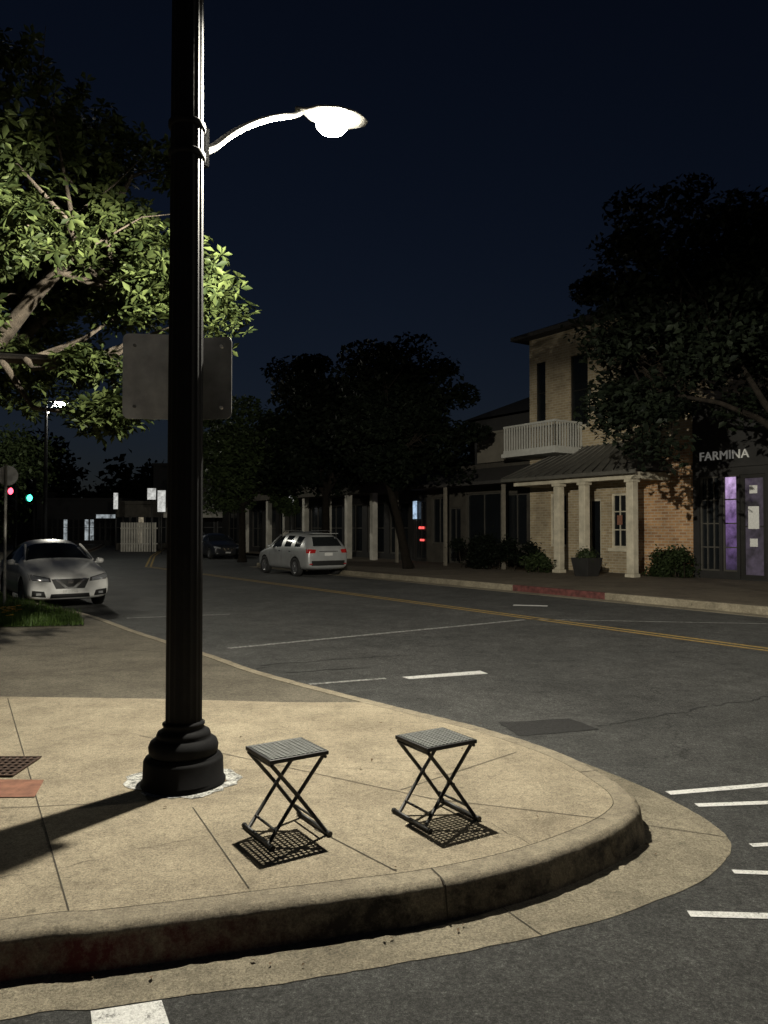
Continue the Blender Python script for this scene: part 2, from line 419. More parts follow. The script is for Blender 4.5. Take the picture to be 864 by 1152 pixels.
flat_poly("asphalt_patch", ring, RZ, M_patch)
mb = MB(); rnd = random.Random(9)
def crack(a, b, n, w):
    a = np.array(a); b = np.array(b); pts = []
    off = 0
    for i in range(n+1):
        off = off*0.8 + rnd.uniform(-.04,.04); d = (b-a)/np.linalg.norm(b-a)
        pts.append(a + (b-a)*i/n + np.array([-d[1], d[0]])*off)
    for i in range(n): rstrip(pts[i], pts[i+1], w*rnd.uniform(.5,1.2), 0, ROAD+0.0035)
crack((1.9,6.95),(4.8,8.6),50,.016); crack((-1.5,12.6),(7,12.9),90,.016); crack((-1.6,10.0),(.2,10.9),26,.03); crack((-1.2,9.5),(-.2,9.9),14,.03)
crack((3.0,11.2),(9,10.6),60,.014)
mb.obj("road_cracks", M_patch)

fc = [W(15.5,-40), W(15.5,33.5), W(16.0,34.6), W(21.0,35.5), W(21.0,75), W(60,75), W(60,-40)]
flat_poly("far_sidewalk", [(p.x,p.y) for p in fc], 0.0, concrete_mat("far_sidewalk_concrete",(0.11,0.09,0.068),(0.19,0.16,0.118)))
mb = MB()
mb.box(15.35,15.498,-40,12.9,-0.19,0.004); mb.box(15.35,15.498,16.2,33.5,-0.19,0.004); mb.box(15.35,15.498,12.9,16.2,-0.19,0.004,1)
mb.box(14.95,15.349,-40,33.5,-0.19,-0.163,0)
mb.obj("far_curb", [M_gutter, M_redcurb], rotz=A, bevel=0.012)

# ------------------------------------------------------------ street lamps
def lamp_light(name, loc, power, radius, parent, col=(1.0,0.94,0.79)):
    l = bpy.data.lights.new(name, 'POINT'); l.energy = power; l.shadow_soft_size = radius; l.color = col
    o = bpy.data.objects.new(name, l); COL.objects.link(o); o.location = loc
    o.parent = parent; o.matrix_parent_inverse = Matrix.Translation(-Vector(parent.location))
    # road luminaire distribution: stronger at wide angles than straight down, cut off above the horizontal
    l.use_nodes = True; nt = l.node_tree; em = nt.nodes["Emission"]
    tc = nt.nodes.new("ShaderNodeTexCoord"); sp = nt.nodes.new("ShaderNodeSeparateXYZ")
    nt.links.new(tc.outputs["Normal"], sp.inputs[0])
    ng = nt.nodes.new("ShaderNodeMath"); ng.operation = 'MULTIPLY'; ng.inputs[1].default_value = -1.0
    nt.links.new(sp.outputs["Z"], ng.inputs[0])
    mr = nt.nodes.new("ShaderNodeMapRange"); mr.inputs["From Min"].default_value = -1; mr.inputs["From Max"].default_value = 1
    nt.links.new(ng.outputs[0], mr.inputs["Value"])
    rp = nt.nodes.new("ShaderNodeValToRGB"); r = rp.color_ramp
    r.elements[0].position = 0.40; r.elements[0].color = (0.003,)*3+(1,)
    r.elements[1].position = 1.0; r.elements[1].color = (0.172,)*3+(1,)
    for p, c in ((0.43,0.10),(0.46,0.75),(0.50,0.95),(0.58,0.95),(0.68,0.60),(0.78,0.33),(0.90,0.19)):
        x = r.elements.new(p); x.color = (c,c,c,1)
    nt.links.new(mr.outputs[0], rp.inputs["Fac"])
    nt.links.new(rp.outputs["Color"], em.inputs["Strength"])
    return o

def cobra_head(mb, p, d, s=1.0):
    d = Vector(d).normalized(); M = Matrix.Translation(p) @ Matrix(((d.x,-d.y,0,0),(d.y,d.x,0,0),(0,0,1,0),(0,0,0,1)))
    st = [(-.30,.030,.028,.025),(-.22,.045,.030,.03),(-.15,.12,.038,.03),(0,.17,.042,.03),(.15,.15,.034,.03),(.23,.10,.020,.02),(.29,.04,.010,.012)]
    seg = 16; n0 = len(mb.v)
    for x, w, hu, hd in st:
        for k in range(seg):
            a = 2*math.pi*k/seg; y = math.cos(a)*w*s; z = math.sin(a)*(hu if math.sin(a) > 0 else hd*.3)*s
            mb.v.append(tuple(M @ Vector((x*s, y, z+.03*s))))
    for i in range(len(st)-1):
        for k in range(seg):
            k2 = (k+1)%seg; mb.face((n0+i*seg+k, n0+(i+1)*seg+k, n0+(i+1)*seg+k2, n0+i*seg+k2), 1, True)
    mb.face([n0+k for k in range(seg)], 1); mb.face([n0+(len(st)-1)*seg+k for k in range(seg)][::-1], 1)
    prof = [(.001,-.112),(.05,-.108),(.095,-.085),(.128,-.045),(.138,.0),(.135,.020)]
    mb.lathe([(r*s, z*s) for r, z in prof], 0, 0, 24, 2, None, M, True)

base = Vector((-1.267,4.9,0))
e = empty("street_lamp", base)
mb = MB()
def flute(r, z, a): return r*(1-0.055*(0.5+0.5*math.cos(16*a))**0.6)
mb.lathe([(.262,0),(.262,.02),(.25,.03),(.245,.15),(.235,.168),(.215,.175),(.215,.185)],0,0,64,0)
mb.lathe([(.200,.180),(.212,.20),(.216,.235),(.205,.265),(.178,.285),(.165,.292),(.168,.305),(.160,.325),(.142,.335),(.128,.345),(.124,.36),(.131,.368),(.131,.378),(.115,.388)],0,0,64,0)
mb.lathe([(.113,.38),(.111,1.5),(.107,3.0),(.102,4.2),(.097,5.6)],0,0,128,0,flute)
mb.lathe([(.104,5.6),(.13,5.62),(.13,5.68),(.08,5.72),(.09,5.80),(.05,5.9),(.01,5.93)],0,0,32,0)
for z in (3.98,4.17): mb.lathe([(.112,z),(.117,z+.005),(.117,z+.035),(.112,z+.04)],0,0,48,0)
d = Vector((.745,1.12,0)).normalized()
Mc = Matrix(((d.x,-d.y,0,0),(d.y,d.x,0,0),(0,0,1,0),(0,0,0,1)))
mb.box(.095,.145,-.05,.05,3.97,4.22,0,Mc)
for zz in (4.0,4.19):
    mb.tube([Mc@Vector((.14,0,zz)), Mc@Vector((.16,0,zz))],.014,6,0)
arm = []
P0 = Mc@Vector((.13,0,4.10))
lens = Vector((-.415,6.1,4.87)) - base
keys = [(0,4.08),(.10,4.16),(.25,4.32),(.42,4.475),(.60,4.615),(.78,4.735),(.92,4.82),(1.0,4.885)]
hd = Vector((.93,.36,0)).normalized()
for f, z in keys:
    q = P0.lerp(Vector((lens.x,lens.y,0)) - hd*.26, f); arm.append((q.x,q.y,z))
arm = [tuple(p) for p in catmull(arm, 4)]
mb.tube(arm, [.029-.009*i/len(arm) for i in range(len(arm))], 12, 1)
cobra_head(mb, lens, hd, 1.0)
mb.obj("pole_arm_and_head", [M_black, M_arm, M_lens], e)
lamp_light("lamp_bulb", (-.415,6.1,4.70), 9200, .045, e)

def rrect(w, h, r, n=5):
    out = []
    for cx, cy, a0 in ((w/2-r,h/2-r,0),(-w/2+r,h/2-r,90),(-w/2+r,-h/2+r,180),(w/2-r,-h/2+r,270)):
        for i in range(n+1):
            a = math.radians(a0+90*i/n); out.append((cx+r*math.cos(a), cy+r*math.sin(a)))
    return out
def sign_plate(mb, M, outline, th=.004, mi=0):
    n = len(mb.v); k = len(outline)
    for y in (-th/2, th/2):
        for x, z in outline: mb.v.append(tuple(M @ Vector((x, y, z))))
    mb.face([n+i for i in range(k)], mi); mb.face([n+k+i for i in range(k)][::-1], mi)
    for i in range(k): mb.face((n+i, n+(i+1)%k, n+k+(i+1)%k, n+k+i), mi)
e2 = empty("traffic_sign", (-1.36,5.04,2.6))
mb = MB()
M1 = Matrix.Rotation(math.radians(8),4,'Z')
sign_plate(mb, Matrix.Translation((-.13,0,0)) @ M1, rrect(.44,.56,.04), .005, 0)
for sx,sz in ((-.27,.2),(-.27,-.2)):
    mb.tube([Vector((sx,-.04,sz)),Vector((sx,-.012,sz))],.010,8,1)
mb.obj("sign_panel", [M_alu, M_alud], e2)
mb = MB()
sign_plate(mb, Matrix.Translation((.20,.012,-.01)) @ Matrix.Rotation(math.radians(-14),4,'Z'), rrect(.34,.54,.04), .005, 0)
mb.tube([Vector((.30,-.06,.19)),Vector((.30,-.02,.19))],.010,8,1); mb.tube([Vector((.30,-.06,-.21)),Vector((.30,-.02,-.21))],.010,8,1)
mb.obj("second_sign_panel", [M_alud, M_alu], e2)

def other_lamp(loc, h, d, power, rad=.08, armlen=1.6, s=1.3, lensm=None):
    e = empty("street_lamp", loc); mb = MB(); d = Vector((d[0],d[1],0)).normalized()
    mb.lathe([(.24,0),(.24,.16),(.17,.3),(.10,.38),(.095,h*.5),(.07,h-.3),(.06,h)],0,0,20,0)
    p = [(d.x*armlen*f, d.y*armlen*f, h-.9+z) for f, z in ((0,0),(.2,.35),(.45,.6),(.75,.75),(.9,.78))]
    mb.tube(p, .035, 8, 1)
    c = Vector((d.x*armlen*1.05, d.y*armlen*1.05, h-.12)); cobra_head(mb, c, d, s)
    mb.obj("pole_arm_and_head", [M_black, M_arm, lensm or M_lens], e)
    if power:
        lamp_light("lamp_bulb", Vector(loc)+c+Vector((0,0,-.16*s)), power, rad, e)
other_lamp(Vector((-17.3,39.3,0)), 8.2, (.35,.2), 2200, .1, .6, 1.9, M_lens_far)
# added lamp out of view at right, standing in for other street lighting
other_lamp(W(16.0, 3.0), 6.2, (-.829,-.559), 900, .08, 2.2)

# ------------------------------------------------------------ folding stools
def stool(loc, rot):
    e = empty("folding_stool", loc, rot)
    H = .44; a = .168; b = .158
    mb = MB()
    z0 = H-.022
    mb.box(-a,a,-b,-b+.016,z0,H); mb.box(-a,a,b-.016,b,z0,H); mb.box(-a,-a+.016,-b+.016,b-.016,z0,H); mb.box(a-.016,a,-b+.016,b-.016,z0,H)
    mb.obj("seat_frame", [M_stool], e, bevel=.004)
    mb = MB(); n = 12
    for i in range(n):
        x = -a+.016+(2*a-.032)*(i+.5)/n; mb.box(x-.0055,x+.0055,-b+.014,b-.014,H-.006,H+.001)
        y = -b+.016+(2*b-.032)*(i+.5)/n; mb.box(-a+.014,a-.014,y-.0055,y+.0055,H-.004,H+.0025)
    mb.obj("seat_mesh", [M_seat], e)
    mb = MB(); r = .0105
    for y in (-b+.012, b-.012):
        mb.tube([(-a+.015,y,H-.03),(0,y,.225),(a-.005,y,.012)], r, 10)
        yy = y + (.022 if y < 0 else -.022)
        mb.tube([(a-.015,yy,H-.03),(0,yy,.225),(-a+.005,yy,.012)], r, 10)
        mb.tube([(0,y-.02 if y<0 else y+.02,.225),(0,yy+.012 if y<0 else yy-.012,.225)], .008, 8)
    mb.tube([(a-.005,-b-.012,.013),(a-.005,b+.012,.013)], .012, 10)
    mb.tube([(-a+.005,-b-.012,.013),(-a+.005,b+.012,.013)], .012, 10)
    mb.tube([(a-.045,-b+.02,.075),(a-.045,b-.02,.075)], .007, 8)
    mb.tube([(-a+.045,-b+.04,.075),(-a+.045,b-.04,.075)], .007, 8)
    mb.tube([(-a+.015,-b+.01,H-.032),(-a+.015,b-.01,H-.032)], .009, 8); mb.tube([(a-.015,-b+.01,H-.032),(a-.015,b-.01,H-.032)], .009, 8)
    for x in (a-.005,-a+.005):
        for y in (-b-.012,b+.012):
            s = -1 if y<0 else 1
            mb.tube([(x,y-s*.004,.013),(x,y+s*.012,.013)], .0145, 10)
    mb.obj("legs", [M_stool], e)
stool((-.515,4.10,0), math.radians(33))
stool((.288,4.315,0), math.radians(32))

# ------------------------------------------------------------ foliage
def leaf_arrays(cent, L, Wd, up=0.5, seed=0):
    r = np.random.default_rng(seed); n = len(cent)
    nrm = r.normal(size=(n,3)); nrm[:,2] = np.abs(nrm[:,2]) + up; nrm /= np.linalg.norm(nrm,axis=1)[:,None]
    a = r.normal(size=(n,3)); a -= (a*nrm).sum(1)[:,None]*nrm; a /= np.linalg.norm(a,axis=1)[:,None]
    b = np.cross(nrm, a)
    s = r.uniform(.6,1.25,size=(n,1))
    v = np.stack([cent - a*L*s/2, cent + b*Wd*s/2 + nrm*Wd*s*.2 - a*L*s*.05, cent + a*L*s/2, cent - b*Wd*s/2 + nrm*Wd*s*.2 - a*L*s*.05], 1).reshape(-1,3)
    i = np.arange(n)*4
    f = np.concatenate([np.stack([i,i+1,i+2],1), np.stack([i,i+2,i+3],1)],0)
    return v, f
def rosette_arrays(cent, L, Wd, k, seed):
    """whorls of k leaves at each twig end"""
    r = np.random.default_rng(seed); n = len(cent)
    ax = r.normal(size=(n,3))*.7; ax[:,2] = np.abs(ax[:,2])+.5; ax /= np.linalg.norm(ax,axis=1)[:,None]
    ref = r.normal(size=(n,3)); u = np.cross(ax, ref); u /= np.linalg.norm(u,axis=1)[:,None]; w = np.cross(ax,u)
    V = []
    for j in range(k):
        an = 2*math.pi*j/k + r.uniform(-.35,.35,size=(n,1)); dr = r.uniform(-.35,.35,size=(n,1))
        a = u*np.cos(an)+w*np.sin(an); nn = ax - a*dr; nn /= np.linalg.norm(nn,axis=1)[:,None]; a = a+ax*dr; a /= np.linalg.norm(a,axis=1)[:,None]
        b = np.cross(nn,a); s = r.uniform(.65,1.2,size=(n,1)); c0 = cent + a*L*.08
        tip = c0 + a*L*s - nn*L*.12*s
        V.append(np.stack([c0, c0+a*L*s*.6+b*Wd*s/2+nn*.006, tip, c0+a*L*s*.6-b*Wd*s/2+nn*.006],1))
    v = np.concatenate(V,0).reshape(-1,3); i = np.arange(n*k)*4
    f = np.concatenate([np.stack([i,i+1,i+2],1), np.stack([i,i+2,i+3],1)],0)
    return v, f
def fast_mesh(name, v, f, mat, parent=None):
    me = bpy.data.meshes.new(name)
    me.vertices.add(len(v)); me.vertices.foreach_set("co", v.astype(np.float32).ravel())
    me.loops.add(f.size); me.loops.foreach_set("vertex_index", f.astype(np.int32).ravel())
    me.polygons.add(len(f)); me.polygons.foreach_set("loop_start", np.arange(0, f.size, f.shape[1], dtype=np.int32))
    me.update(calc_edges=True); me.validate()
    me.materials.append(mat)
    o = bpy.data.objects.new(name, me); COL.objects.link(o)
    if parent: o.parent = parent
    return o
def tree(name, base, fork, center, rad, ncl, nleaf, L, Wd, mat, seed, sig=.38, tr=.18, lean=(0,0), shellp=.45, bark=None, ros=0, extra=(), twigs=(), low=-.75):
    base = Vector(base); e = empty(name, base)
    r = np.random.default_rng(seed); cl = []
    cen = np.array(center)-np.array(base); rad = np.array(rad)
    while len(cl) < ncl:
        p = r.normal(size=3); p /= np.linalg.norm(p); p *= r.uniform()**shellp
        lump = 1 + .13*math.sin(5*p[0]+seed)+.11*math.sin(6*p[1]+2*seed+3*p[2])
        if p[2] < low: continue
        cl.append(cen + p*rad*lump)
    for x in extra: cl.append(np.array(x)-np.array(base))
    cl = np.array(cl); ncl = len(cl)
    mb = MB(); F = Vector((lean[0], lean[1], fork))
    mb.tube([(0,0,-.02),(lean[0]*.15,lean[1]*.15,fork*.12),(lean[0]*.5,lean[1]*.5,fork*.55),tuple(F)], [tr*1.5,tr*1.08,tr*.95,tr*.85], 12)
    nl = 8; seeds = cl[r.choice(len(cl), nl, replace=False)]
    for it in range(4):
        lab = np.argmin(((cl[:,None]-seeds[None])**2).sum(2),1)
        for k in range(nl):
            if (lab==k).any(): seeds[k] = cl[lab==k].mean(0)
    for k in range(nl):
        S = Vector(seeds[k]); m = F.lerp(S,.5)+Vector(r.normal(size=3)*.25); m.z += .1
        mb.tube([tuple(F-Vector((0,0,.1))), tuple(F.lerp(m,.5)+Vector(r.normal(size=3)*.1)), tuple(m), tuple(S)], [tr*.7,tr*.5,tr*.38,tr*.22], 8)
        for c in cl[lab==k]:
            c = Vector(c); q = m.lerp(S, r.uniform(.2,1.0)); mm = q.lerp(c,.5)+Vector(r.normal(size=3)*.15)
            mb.tube([tuple(q), tuple(mm), tuple(c)], [tr*.2,tr*.12,tr*.04], 5)
    for tw in twigs:
        P = [Vector(p)-base for p in tw]; mb.tube([tuple(p) for p in P], [.014*(1-.8*i/(len(P)-1)) for i in range(len(P))], 5)
    mb.obj("trunk_and_limbs", bark or M_bark, e)
    w = r.uniform(.4,1.7,size=ncl); w /= w.sum()
    n = nleaf//ros if ros else nleaf
    idx = r.choice(ncl, n, p=w)
    sg = r.uniform(.55,1.25,size=ncl)*sig
    off = r.normal(size=(n,3)); off = off/np.maximum(1,np.linalg.norm(off,axis=1)/1.9)[:,None]
    off *= sg[idx][:,None]*np.array([1,1,.6])
    if ros: v, f = rosette_arrays(cl[idx]+off, L, Wd, ros, seed)
    else: v, f = leaf_arrays(cl[idx]+off, L, Wd, .5, seed)
    fast_mesh("foliage", v, f, mat, e)
    return e
tree("oak_tree", (-6.4,9.6,0), 2.6, (-4.85,8.7,5.0), (2.55,2.4,2.1), 112, 56000, .125, .055, M_leaf, 3, sig=.27, tr=.22, lean=(.3,-.2), ros=6, low=-.80, shellp=.40,
     extra=((-2.3,8.3,3.5),(-1.85,8.2,4.1),(-2.0,8.0,3.8),(-2.75,8.1,2.85),(-2.6,8.2,3.1),(-2.9,7.9,2.75),(-3.1,8.0,3.3),(-2.2,8.3,4.5),(-2.6,8.2,4.2)),
     twigs=(((-4.2,8.6,5.4),(-3.95,8.4,5.9),(-3.75,8.3,6.5),(-3.7,8.3,7.1)),((-3.95,8.4,5.9),(-3.7,8.4,6.2),(-3.6,8.5,6.7)),((-4.4,8.3,4.0),(-4.0,8.2,4.12),(-3.8,8.1,4.08)),((-3.4,8.3,5.0),(-2.9,8.2,5.3),(-2.5,8.2,5.7)),((-3.3,8.3,4.6),(-2.6,8.2,4.95),(-2.1,8.2,5.0))))
tree("shade_tree", (9.75,17.9,0), 3.6, (9.1,18.1,6.7), (4.1,3.5,3.1), 175, 56000, .20, .11, M_leaf_dark, 11, sig=.46, tr=.15, lean=(.1,.2), bark=M_bark_dark, shellp=.55,
     extra=((5.9,18,4.0),(6.2,18,3.5),(6.5,17.8,3.4),(6.2,18.2,4.6),(5.6,18.3,4.4)))
tree("shade_tree", (1.0,31.0,0), 3.4, (.6,31,6.1), (3.1,2.8,3.2), 110, 30000, .26, .15, M_leaf_dark, 21, sig=.5, tr=.17, lean=(-.8,.2), bark=M_bark_dark, shellp=.6)
tree("shade_tree", (-2.8,37.0,0), 3.3, (-2.8,37,6.6), (3.5,3.0,3.9), 110, 30000, .30, .17, M_leaf_dark, 22, sig=.6, tr=.2, bark=M_bark_dark, shellp=.6)
tree("shade_tree", (-6.9,37.5,0), 2.8, (-6.7,37.5,5.0), (2.7,2.4,2.9), 90, 24000, .26, .15, M_leaf_mid, 23, sig=.5, tr=.17, bark=M_bark_dark, shellp=.6)  # lighter leaf colour than its neighbours stands in for lamplight on this crown
def leafmass(name, fn, n, L, Wd, mat, seed, sig, ncl):
    r = np.random.default_rng(seed); cl = np.array([fn(r) for _ in range(ncl)])
    idx = r.integers(0, ncl, n); v, f = leaf_arrays(cl[idx]+r.normal(size=(n,3))*sig, L, Wd, .4, seed)
    return fast_mesh(name, v, f, mat)
def fr(r):
    x = r.uniform(-80,60); h = 10+3.5*math.sin(x*.21)+2*math.sin(x*.53+1)
    return (x, r.uniform(98,110), r.uniform(.5,h))
leafmass("distant_trees", fr, 60000, 1.1, .7, M_leaf_dark, 5, .9, 1100)
def fr2(r):
    x = r.uniform(-25,-16.5); return (x-6, 46+r.uniform(0,7), r.uniform(2.6,6.2)+1.2*math.sin(x))
leafmass("roadside_trees", fr2, 16000, .35, .18, M_leaf_mid, 15, .5, 90)

gp = [(-4.95,12.75),(-5.75,14.5),(-8.3,17.4),(-11.0,21.2),(-12.6,25),(-18,25),(-18,13.2),(-6,12.6)]
flat_poly("verge_soil", gp, 0.006, M_soil)
def inpoly(x, y, P):
    c = False; j = len(P)-1
    for i in range(len(P)):
        if ((P[i][1] > y) != (P[j][1] > y)) and x < (P[j][0]-P[i][0])*(y-P[i][1])/(P[j][1]-P[i][1])+P[i][0]: c = not c
        j = i
    return c
r = np.random.default_rng(2); pts = []
while len(pts) < 24000:
    x, y = r.uniform(-12.5,-4.8), 12.6 + 9*r.uniform()**1.5
    if inpoly(x, y, gp): pts.append((x,y))
pts = np.array(pts); n = len(pts)
h = r.uniform(.05,.19,n)*(1+.35*np.sin(pts[:,0]*2.2)*np.cos(pts[:,1]*1.7)); an = r.uniform(0,6.28,n); bend = r.uniform(.02,.11,n)
b0 = np.stack([pts[:,0]-np.cos(an)*.007, pts[:,1]-np.sin(an)*.007, np.full(n,.004)],1)
b1 = np.stack([pts[:,0]+np.cos(an)*.007, pts[:,1]+np.sin(an)*.007, np.full(n,.004)],1)
tp = np.stack([pts[:,0]-np.sin(an)*bend, pts[:,1]+np.cos(an)*bend, h],1)
v = np.stack([b0,b1,tp],1).reshape(-1,3); f = np.arange(3*n).reshape(-1,3)
fast_mesh("grass", v, f, M_grass)
e = empty("yellow_flowers", (-6.3,12.95,0)); mb = MB(); rnd = random.Random(3)
for i in range(22):
    x, y = rnd.uniform(-.14,.14), rnd.uniform(-.15,.15); z = rnd.uniform(.14,.30)
    mb.tube([(x,y,0),(x+.01,y,z)], .004, 4, 1)
    for k in range(6):
        a = k*math.pi/3; ca, sa = math.cos(a), math.sin(a)
        mb.quad([(x,y,z),(x+.03*ca-.014*sa,y+.03*sa+.014*ca,z+.012),(x+.045*ca,y+.045*sa,z+.008),(x+.03*ca+.014*sa,y+.03*sa-.014*ca,z+.012)],0)
mb.obj("blooms", [M_flower, M_grass], e)

# ------------------------------------------------------------ cars
def paint(name, col, metal=.4):
    m, nt, b = newmat(name); b.inputs["Base Color"].default_value = (*col,1); b.inputs["Metallic"].default_value = metal
    b.inputs["Roughness"].default_value = .35; b.inputs["Coat Weight"].default_value = .7; b.inputs["Coat Roughness"].default_value = .06
    v = objvec(nt); c = mix(nt, col, ramp(nt, noise(nt, v, 3, 5), [(0.3,g3(.85)),(0.7,g3(1.05))])); nt.links.new(c, b.inputs["Base Color"])
    return m
P_white = paint("white_car_paint", (.82,.82,.80), 0.0); P_silver = paint("silver_car_paint", (.36,.37,.37), .3); P_dark = paint("dark_car_paint", (.02,.022,.028), .3)
M_head = simple("headlamp_glass", (.70,.72,.74), .1, .6, var=.4, scale=30, bmp=0)
M_tail = simple("tail_lamp", (.35,.012,.012), .2, var=.2, bmp=0)
M_plate = simple("number_plate", (.6,.6,.58), .5, var=.3, scale=40)
M_chrome = simple("chrome", (.7,.7,.7), .15, 1.0, var=.05, bmp=0)

def build_car(name, kind, pm, loc, heading):
    hx, hy = heading; ang = math.atan2(-hy, -hx)
    e = empty(name, (loc[0], loc[1], ROAD), ang)
    if kind == 'sedan':
        S = [(0,.28,.60,.68,.72,.62),(.05,.22,.69,.77,.83,.72),(.22,.18,.77,.86,.88,.79),(.80,.18,.86,.96,.89,.80),(1.14,.18,.92,1.03,.89,.77),
             (1.20,.18,.93,1.05,.89,.76),(1.58,.18,.95,1.28,.89,.69),(1.96,.18,.96,1.44,.89,.62),(2.45,.18,.97,1.51,.89,.61),(2.53,.18,.97,1.51,.89,.61),(3.1,.18,.98,1.48,.89,.61),
             (3.55,.18,.99,1.33,.885,.62),(3.95,.18,1.0,1.13,.88,.68),(4.02,.18,1.0,1.11,.88,.70),(4.4,.22,.96,1.07,.85,.74),(4.56,.28,.90,1.0,.77,.66),(4.62,.36,.82,.90,.66,.56)]
        side = {6,7,9,10}; wind = {5,6}; rear = {10,11}; wx = (.86,3.55); wr = .325
    else:
        S = [(0,.34,.68,.74,.62,.52),(.08,.27,.76,.84,.78,.66),(.30,.23,.84,.93,.87,.76),(.85,.22,.93,1.05,.91,.80),(1.15,.22,1.0,1.12,.92,.78),
             (1.20,.22,1.01,1.14,.92,.77),(1.55,.22,1.03,1.40,.92,.70),(1.85,.22,1.04,1.58,.92,.64),(2.35,.22,1.05,1.67,.92,.63),(2.43,.22,1.05,1.67,.92,.63),(3.2,.22,1.07,1.66,.92,.63),
             (3.28,.22,1.07,1.655,.92,.63),(3.9,.22,1.09,1.59,.91,.62),(4.12,.24,1.10,1.52,.90,.62),(4.32,.27,1.08,1.25,.88,.68),(4.42,.32,1.02,1.10,.84,.70),(4.47,.40,.92,1.0,.76,.64)]
        side = {6,7,9,11}; wind = {5,6}; rear = set(); wx = (.88,3.52); wr = .345
    mb = MB()
    for x, zb, bl, tp, w, wt in S:
        hood = (tp-bl) < .14
        P = [(0,tp+.015),(wt*.62,tp),(wt, tp-(.03 if hood else .07)),(w*.975,bl),(w,(zb+bl)*.5+.08),(w*.995,zb+.14),(w*.90,zb),(0,zb)]
        ring = P + [(-y,z) for y,z in P[-2:0:-1]]
        for y, z in ring: mb.v.append((x,y,z))
    K = 14
    for i in range(len(S)-1):
        for k in range(K):
            kk = min(k, 13-k); mi = 0
            if kk == 2 and i in side: mi = 1
            if kk in (0,1) and i in wind: mi = 1
            if kk in (0,1) and i in rear: mi = 1
            mb.face((i*K+k, i*K+(k+1)%K, (i+1)*K+(k+1)%K, (i+1)*K+k), mi, True)
    mb.face(list(range(K))[::-1], 0, True); mb.face([(len(S)-1)*K+k for k in range(K)], 0, True)
    tmp = mb.obj("tmpcar", [pm, M_glass_car, M_dark])
    ss = tmp.modifiers.new("s", 'SUBSURF'); ss.levels = 2; ss.render_levels = 2
    cut = MB(); wmax = .9 if kind == 'sedan' else .93
    for x in wx:
        for sgn in (-1,1):
            Mx = Matrix.Translation((x, sgn*wmax, wr)) @ Matrix.Rotation(math.radians(90),4,'X')
            cut.lathe([(wr+.055,-.24),(wr+.055,.24)],0,0,32,2,None,Mx)
    co = cut.obj("tmpcut", [pm, M_glass_car, M_dark])
    bo = tmp.modifiers.new("b", 'BOOLEAN'); bo.object = co; bo.operation = 'DIFFERENCE'; bo.solver = 'EXACT'
    bpy.context.view_layer.update()
    dg = bpy.context.evaluated_depsgraph_get()
    me = bpy.data.meshes.new_from_object(tmp.evaluated_get(dg))
    for o in (tmp, co): bpy.data.objects.remove(o)
    body = bpy.data.objects.new("body", me); COL.objects.link(body); body.parent = e
    bvh = BVHTree.FromPolygons([v.co.copy() for v in me.vertices], [tuple(p.vertices) for p in me.polygons])
    det = MB()
    def patch(q, axis, mi, off=.006, nx=8, nz=4):
        n0 = len(det.v); pts = []
        for j in range(nz+1):
            for i in range(nx+1):
                u, w = i/nx, j/nz
                a = (1-u)*(1-w)*q[0][0]+u*(1-w)*q[1][0]+u*w*q[2][0]+(1-u)*w*q[3][0]
                z = (1-u)*(1-w)*q[0][1]+u*(1-w)*q[1][1]+u*w*q[2][1]+(1-u)*w*q[3][1]
                if axis == 'F': o, d = Vector((-2,a,z)), Vector((1,0,0))
                elif axis == 'R': o, d = Vector((7,a,z)), Vector((-1,0,0))
                elif axis == 'L': o, d = Vector((a,-3,z)), Vector((0,1,0))
                else: o, d = Vector((a,3,z)), Vector((0,-1,0))
                h = bvh.ray_cast(o, d)
                if h[0] is None: return
                pts.append(tuple(h[0] + h[1]*off))
        det.v += pts
        for j in range(nz):
            for i in range(nx):
                a = n0+j*(nx+1)+i; det.face((a,a+1,a+nx+2,a+nx+1), mi, True)
    mats = [M_dark, M_head, M_tail, M_plate, M_chrome, pm, M_glass_car, M_rubber, M_rim]
    if kind == 'sedan':
        for s in (-1,1):
            patch([(s*.40,.60),(s*.82,.65),(s*.83,.785),(s*.42,.69)],'F',0,.004)
            patch([(s*.45,.615),(s*.80,.665),(s*.805,.765),(s*.46,.68)],'F',1,.010)
            patch([(s*.50,.27),(s*.78,.30),(s*.78,.43),(s*.54,.40)],'F',0)
            patch([(s*.60,.32),(s*.70,.325),(s*.70,.375),(s*.60,.37)],'F',1,.012)
        patch([(-.30,.45),(.30,.45),(.40,.665),(-.40,.665)],'F',0)
        for s in (-1,1): patch([(s*.05,.48),(s*.11,.46),(s*.34,.67),(s*.27,.67)],'F',4,.014)
        patch([(-.11,.46),(.11,.46),(.10,.485),(-.10,.485)],'F',4,.014); patch([(-.055,.56),(.055,.56),(.055,.64),(-.055,.64)],'F',4,.018)
        patch([(-.42,.25),(.42,.25),(.40,.34),(-.40,.34)],'F',0)
        patch([(-.16,.355),(.16,.355),(.16,.43),(-.16,.43)],'F',3,.014)
        for s in (-1,1): patch([(s*.42,.78),(s*.80,.80),(s*.78,.92),(s*.42,.88)],'R',2)
    else:
        for s in (-1,1):
            patch([(s*.40,.70),(s*.80,.74),(s*.80,.84),(s*.36,.78)],'F',1)
            patch([(s*.56,.88),(s*.86,.88),(s*.84,1.03),(s*.52,1.01)],'R',2)
            patch([(s*.66,.46),(s*.78,.46),(s*.78,.50),(s*.66,.50)],'R',2)
        patch([(-.60,1.13),(.60,1.13),(.50,1.47),(-.50,1.47)],'R',6)
        patch([(-.17,.78),(.17,.78),(.17,.89),(-.17,.89)],'R',3,.012)
        patch([(-.70,.42),(.70,.42),(.70,.60),(-.70,.60)],'R',0)
        patch([(-.40,.93),(.40,.93),(.40,.955),(-.40,.955)],'R',4,.012)
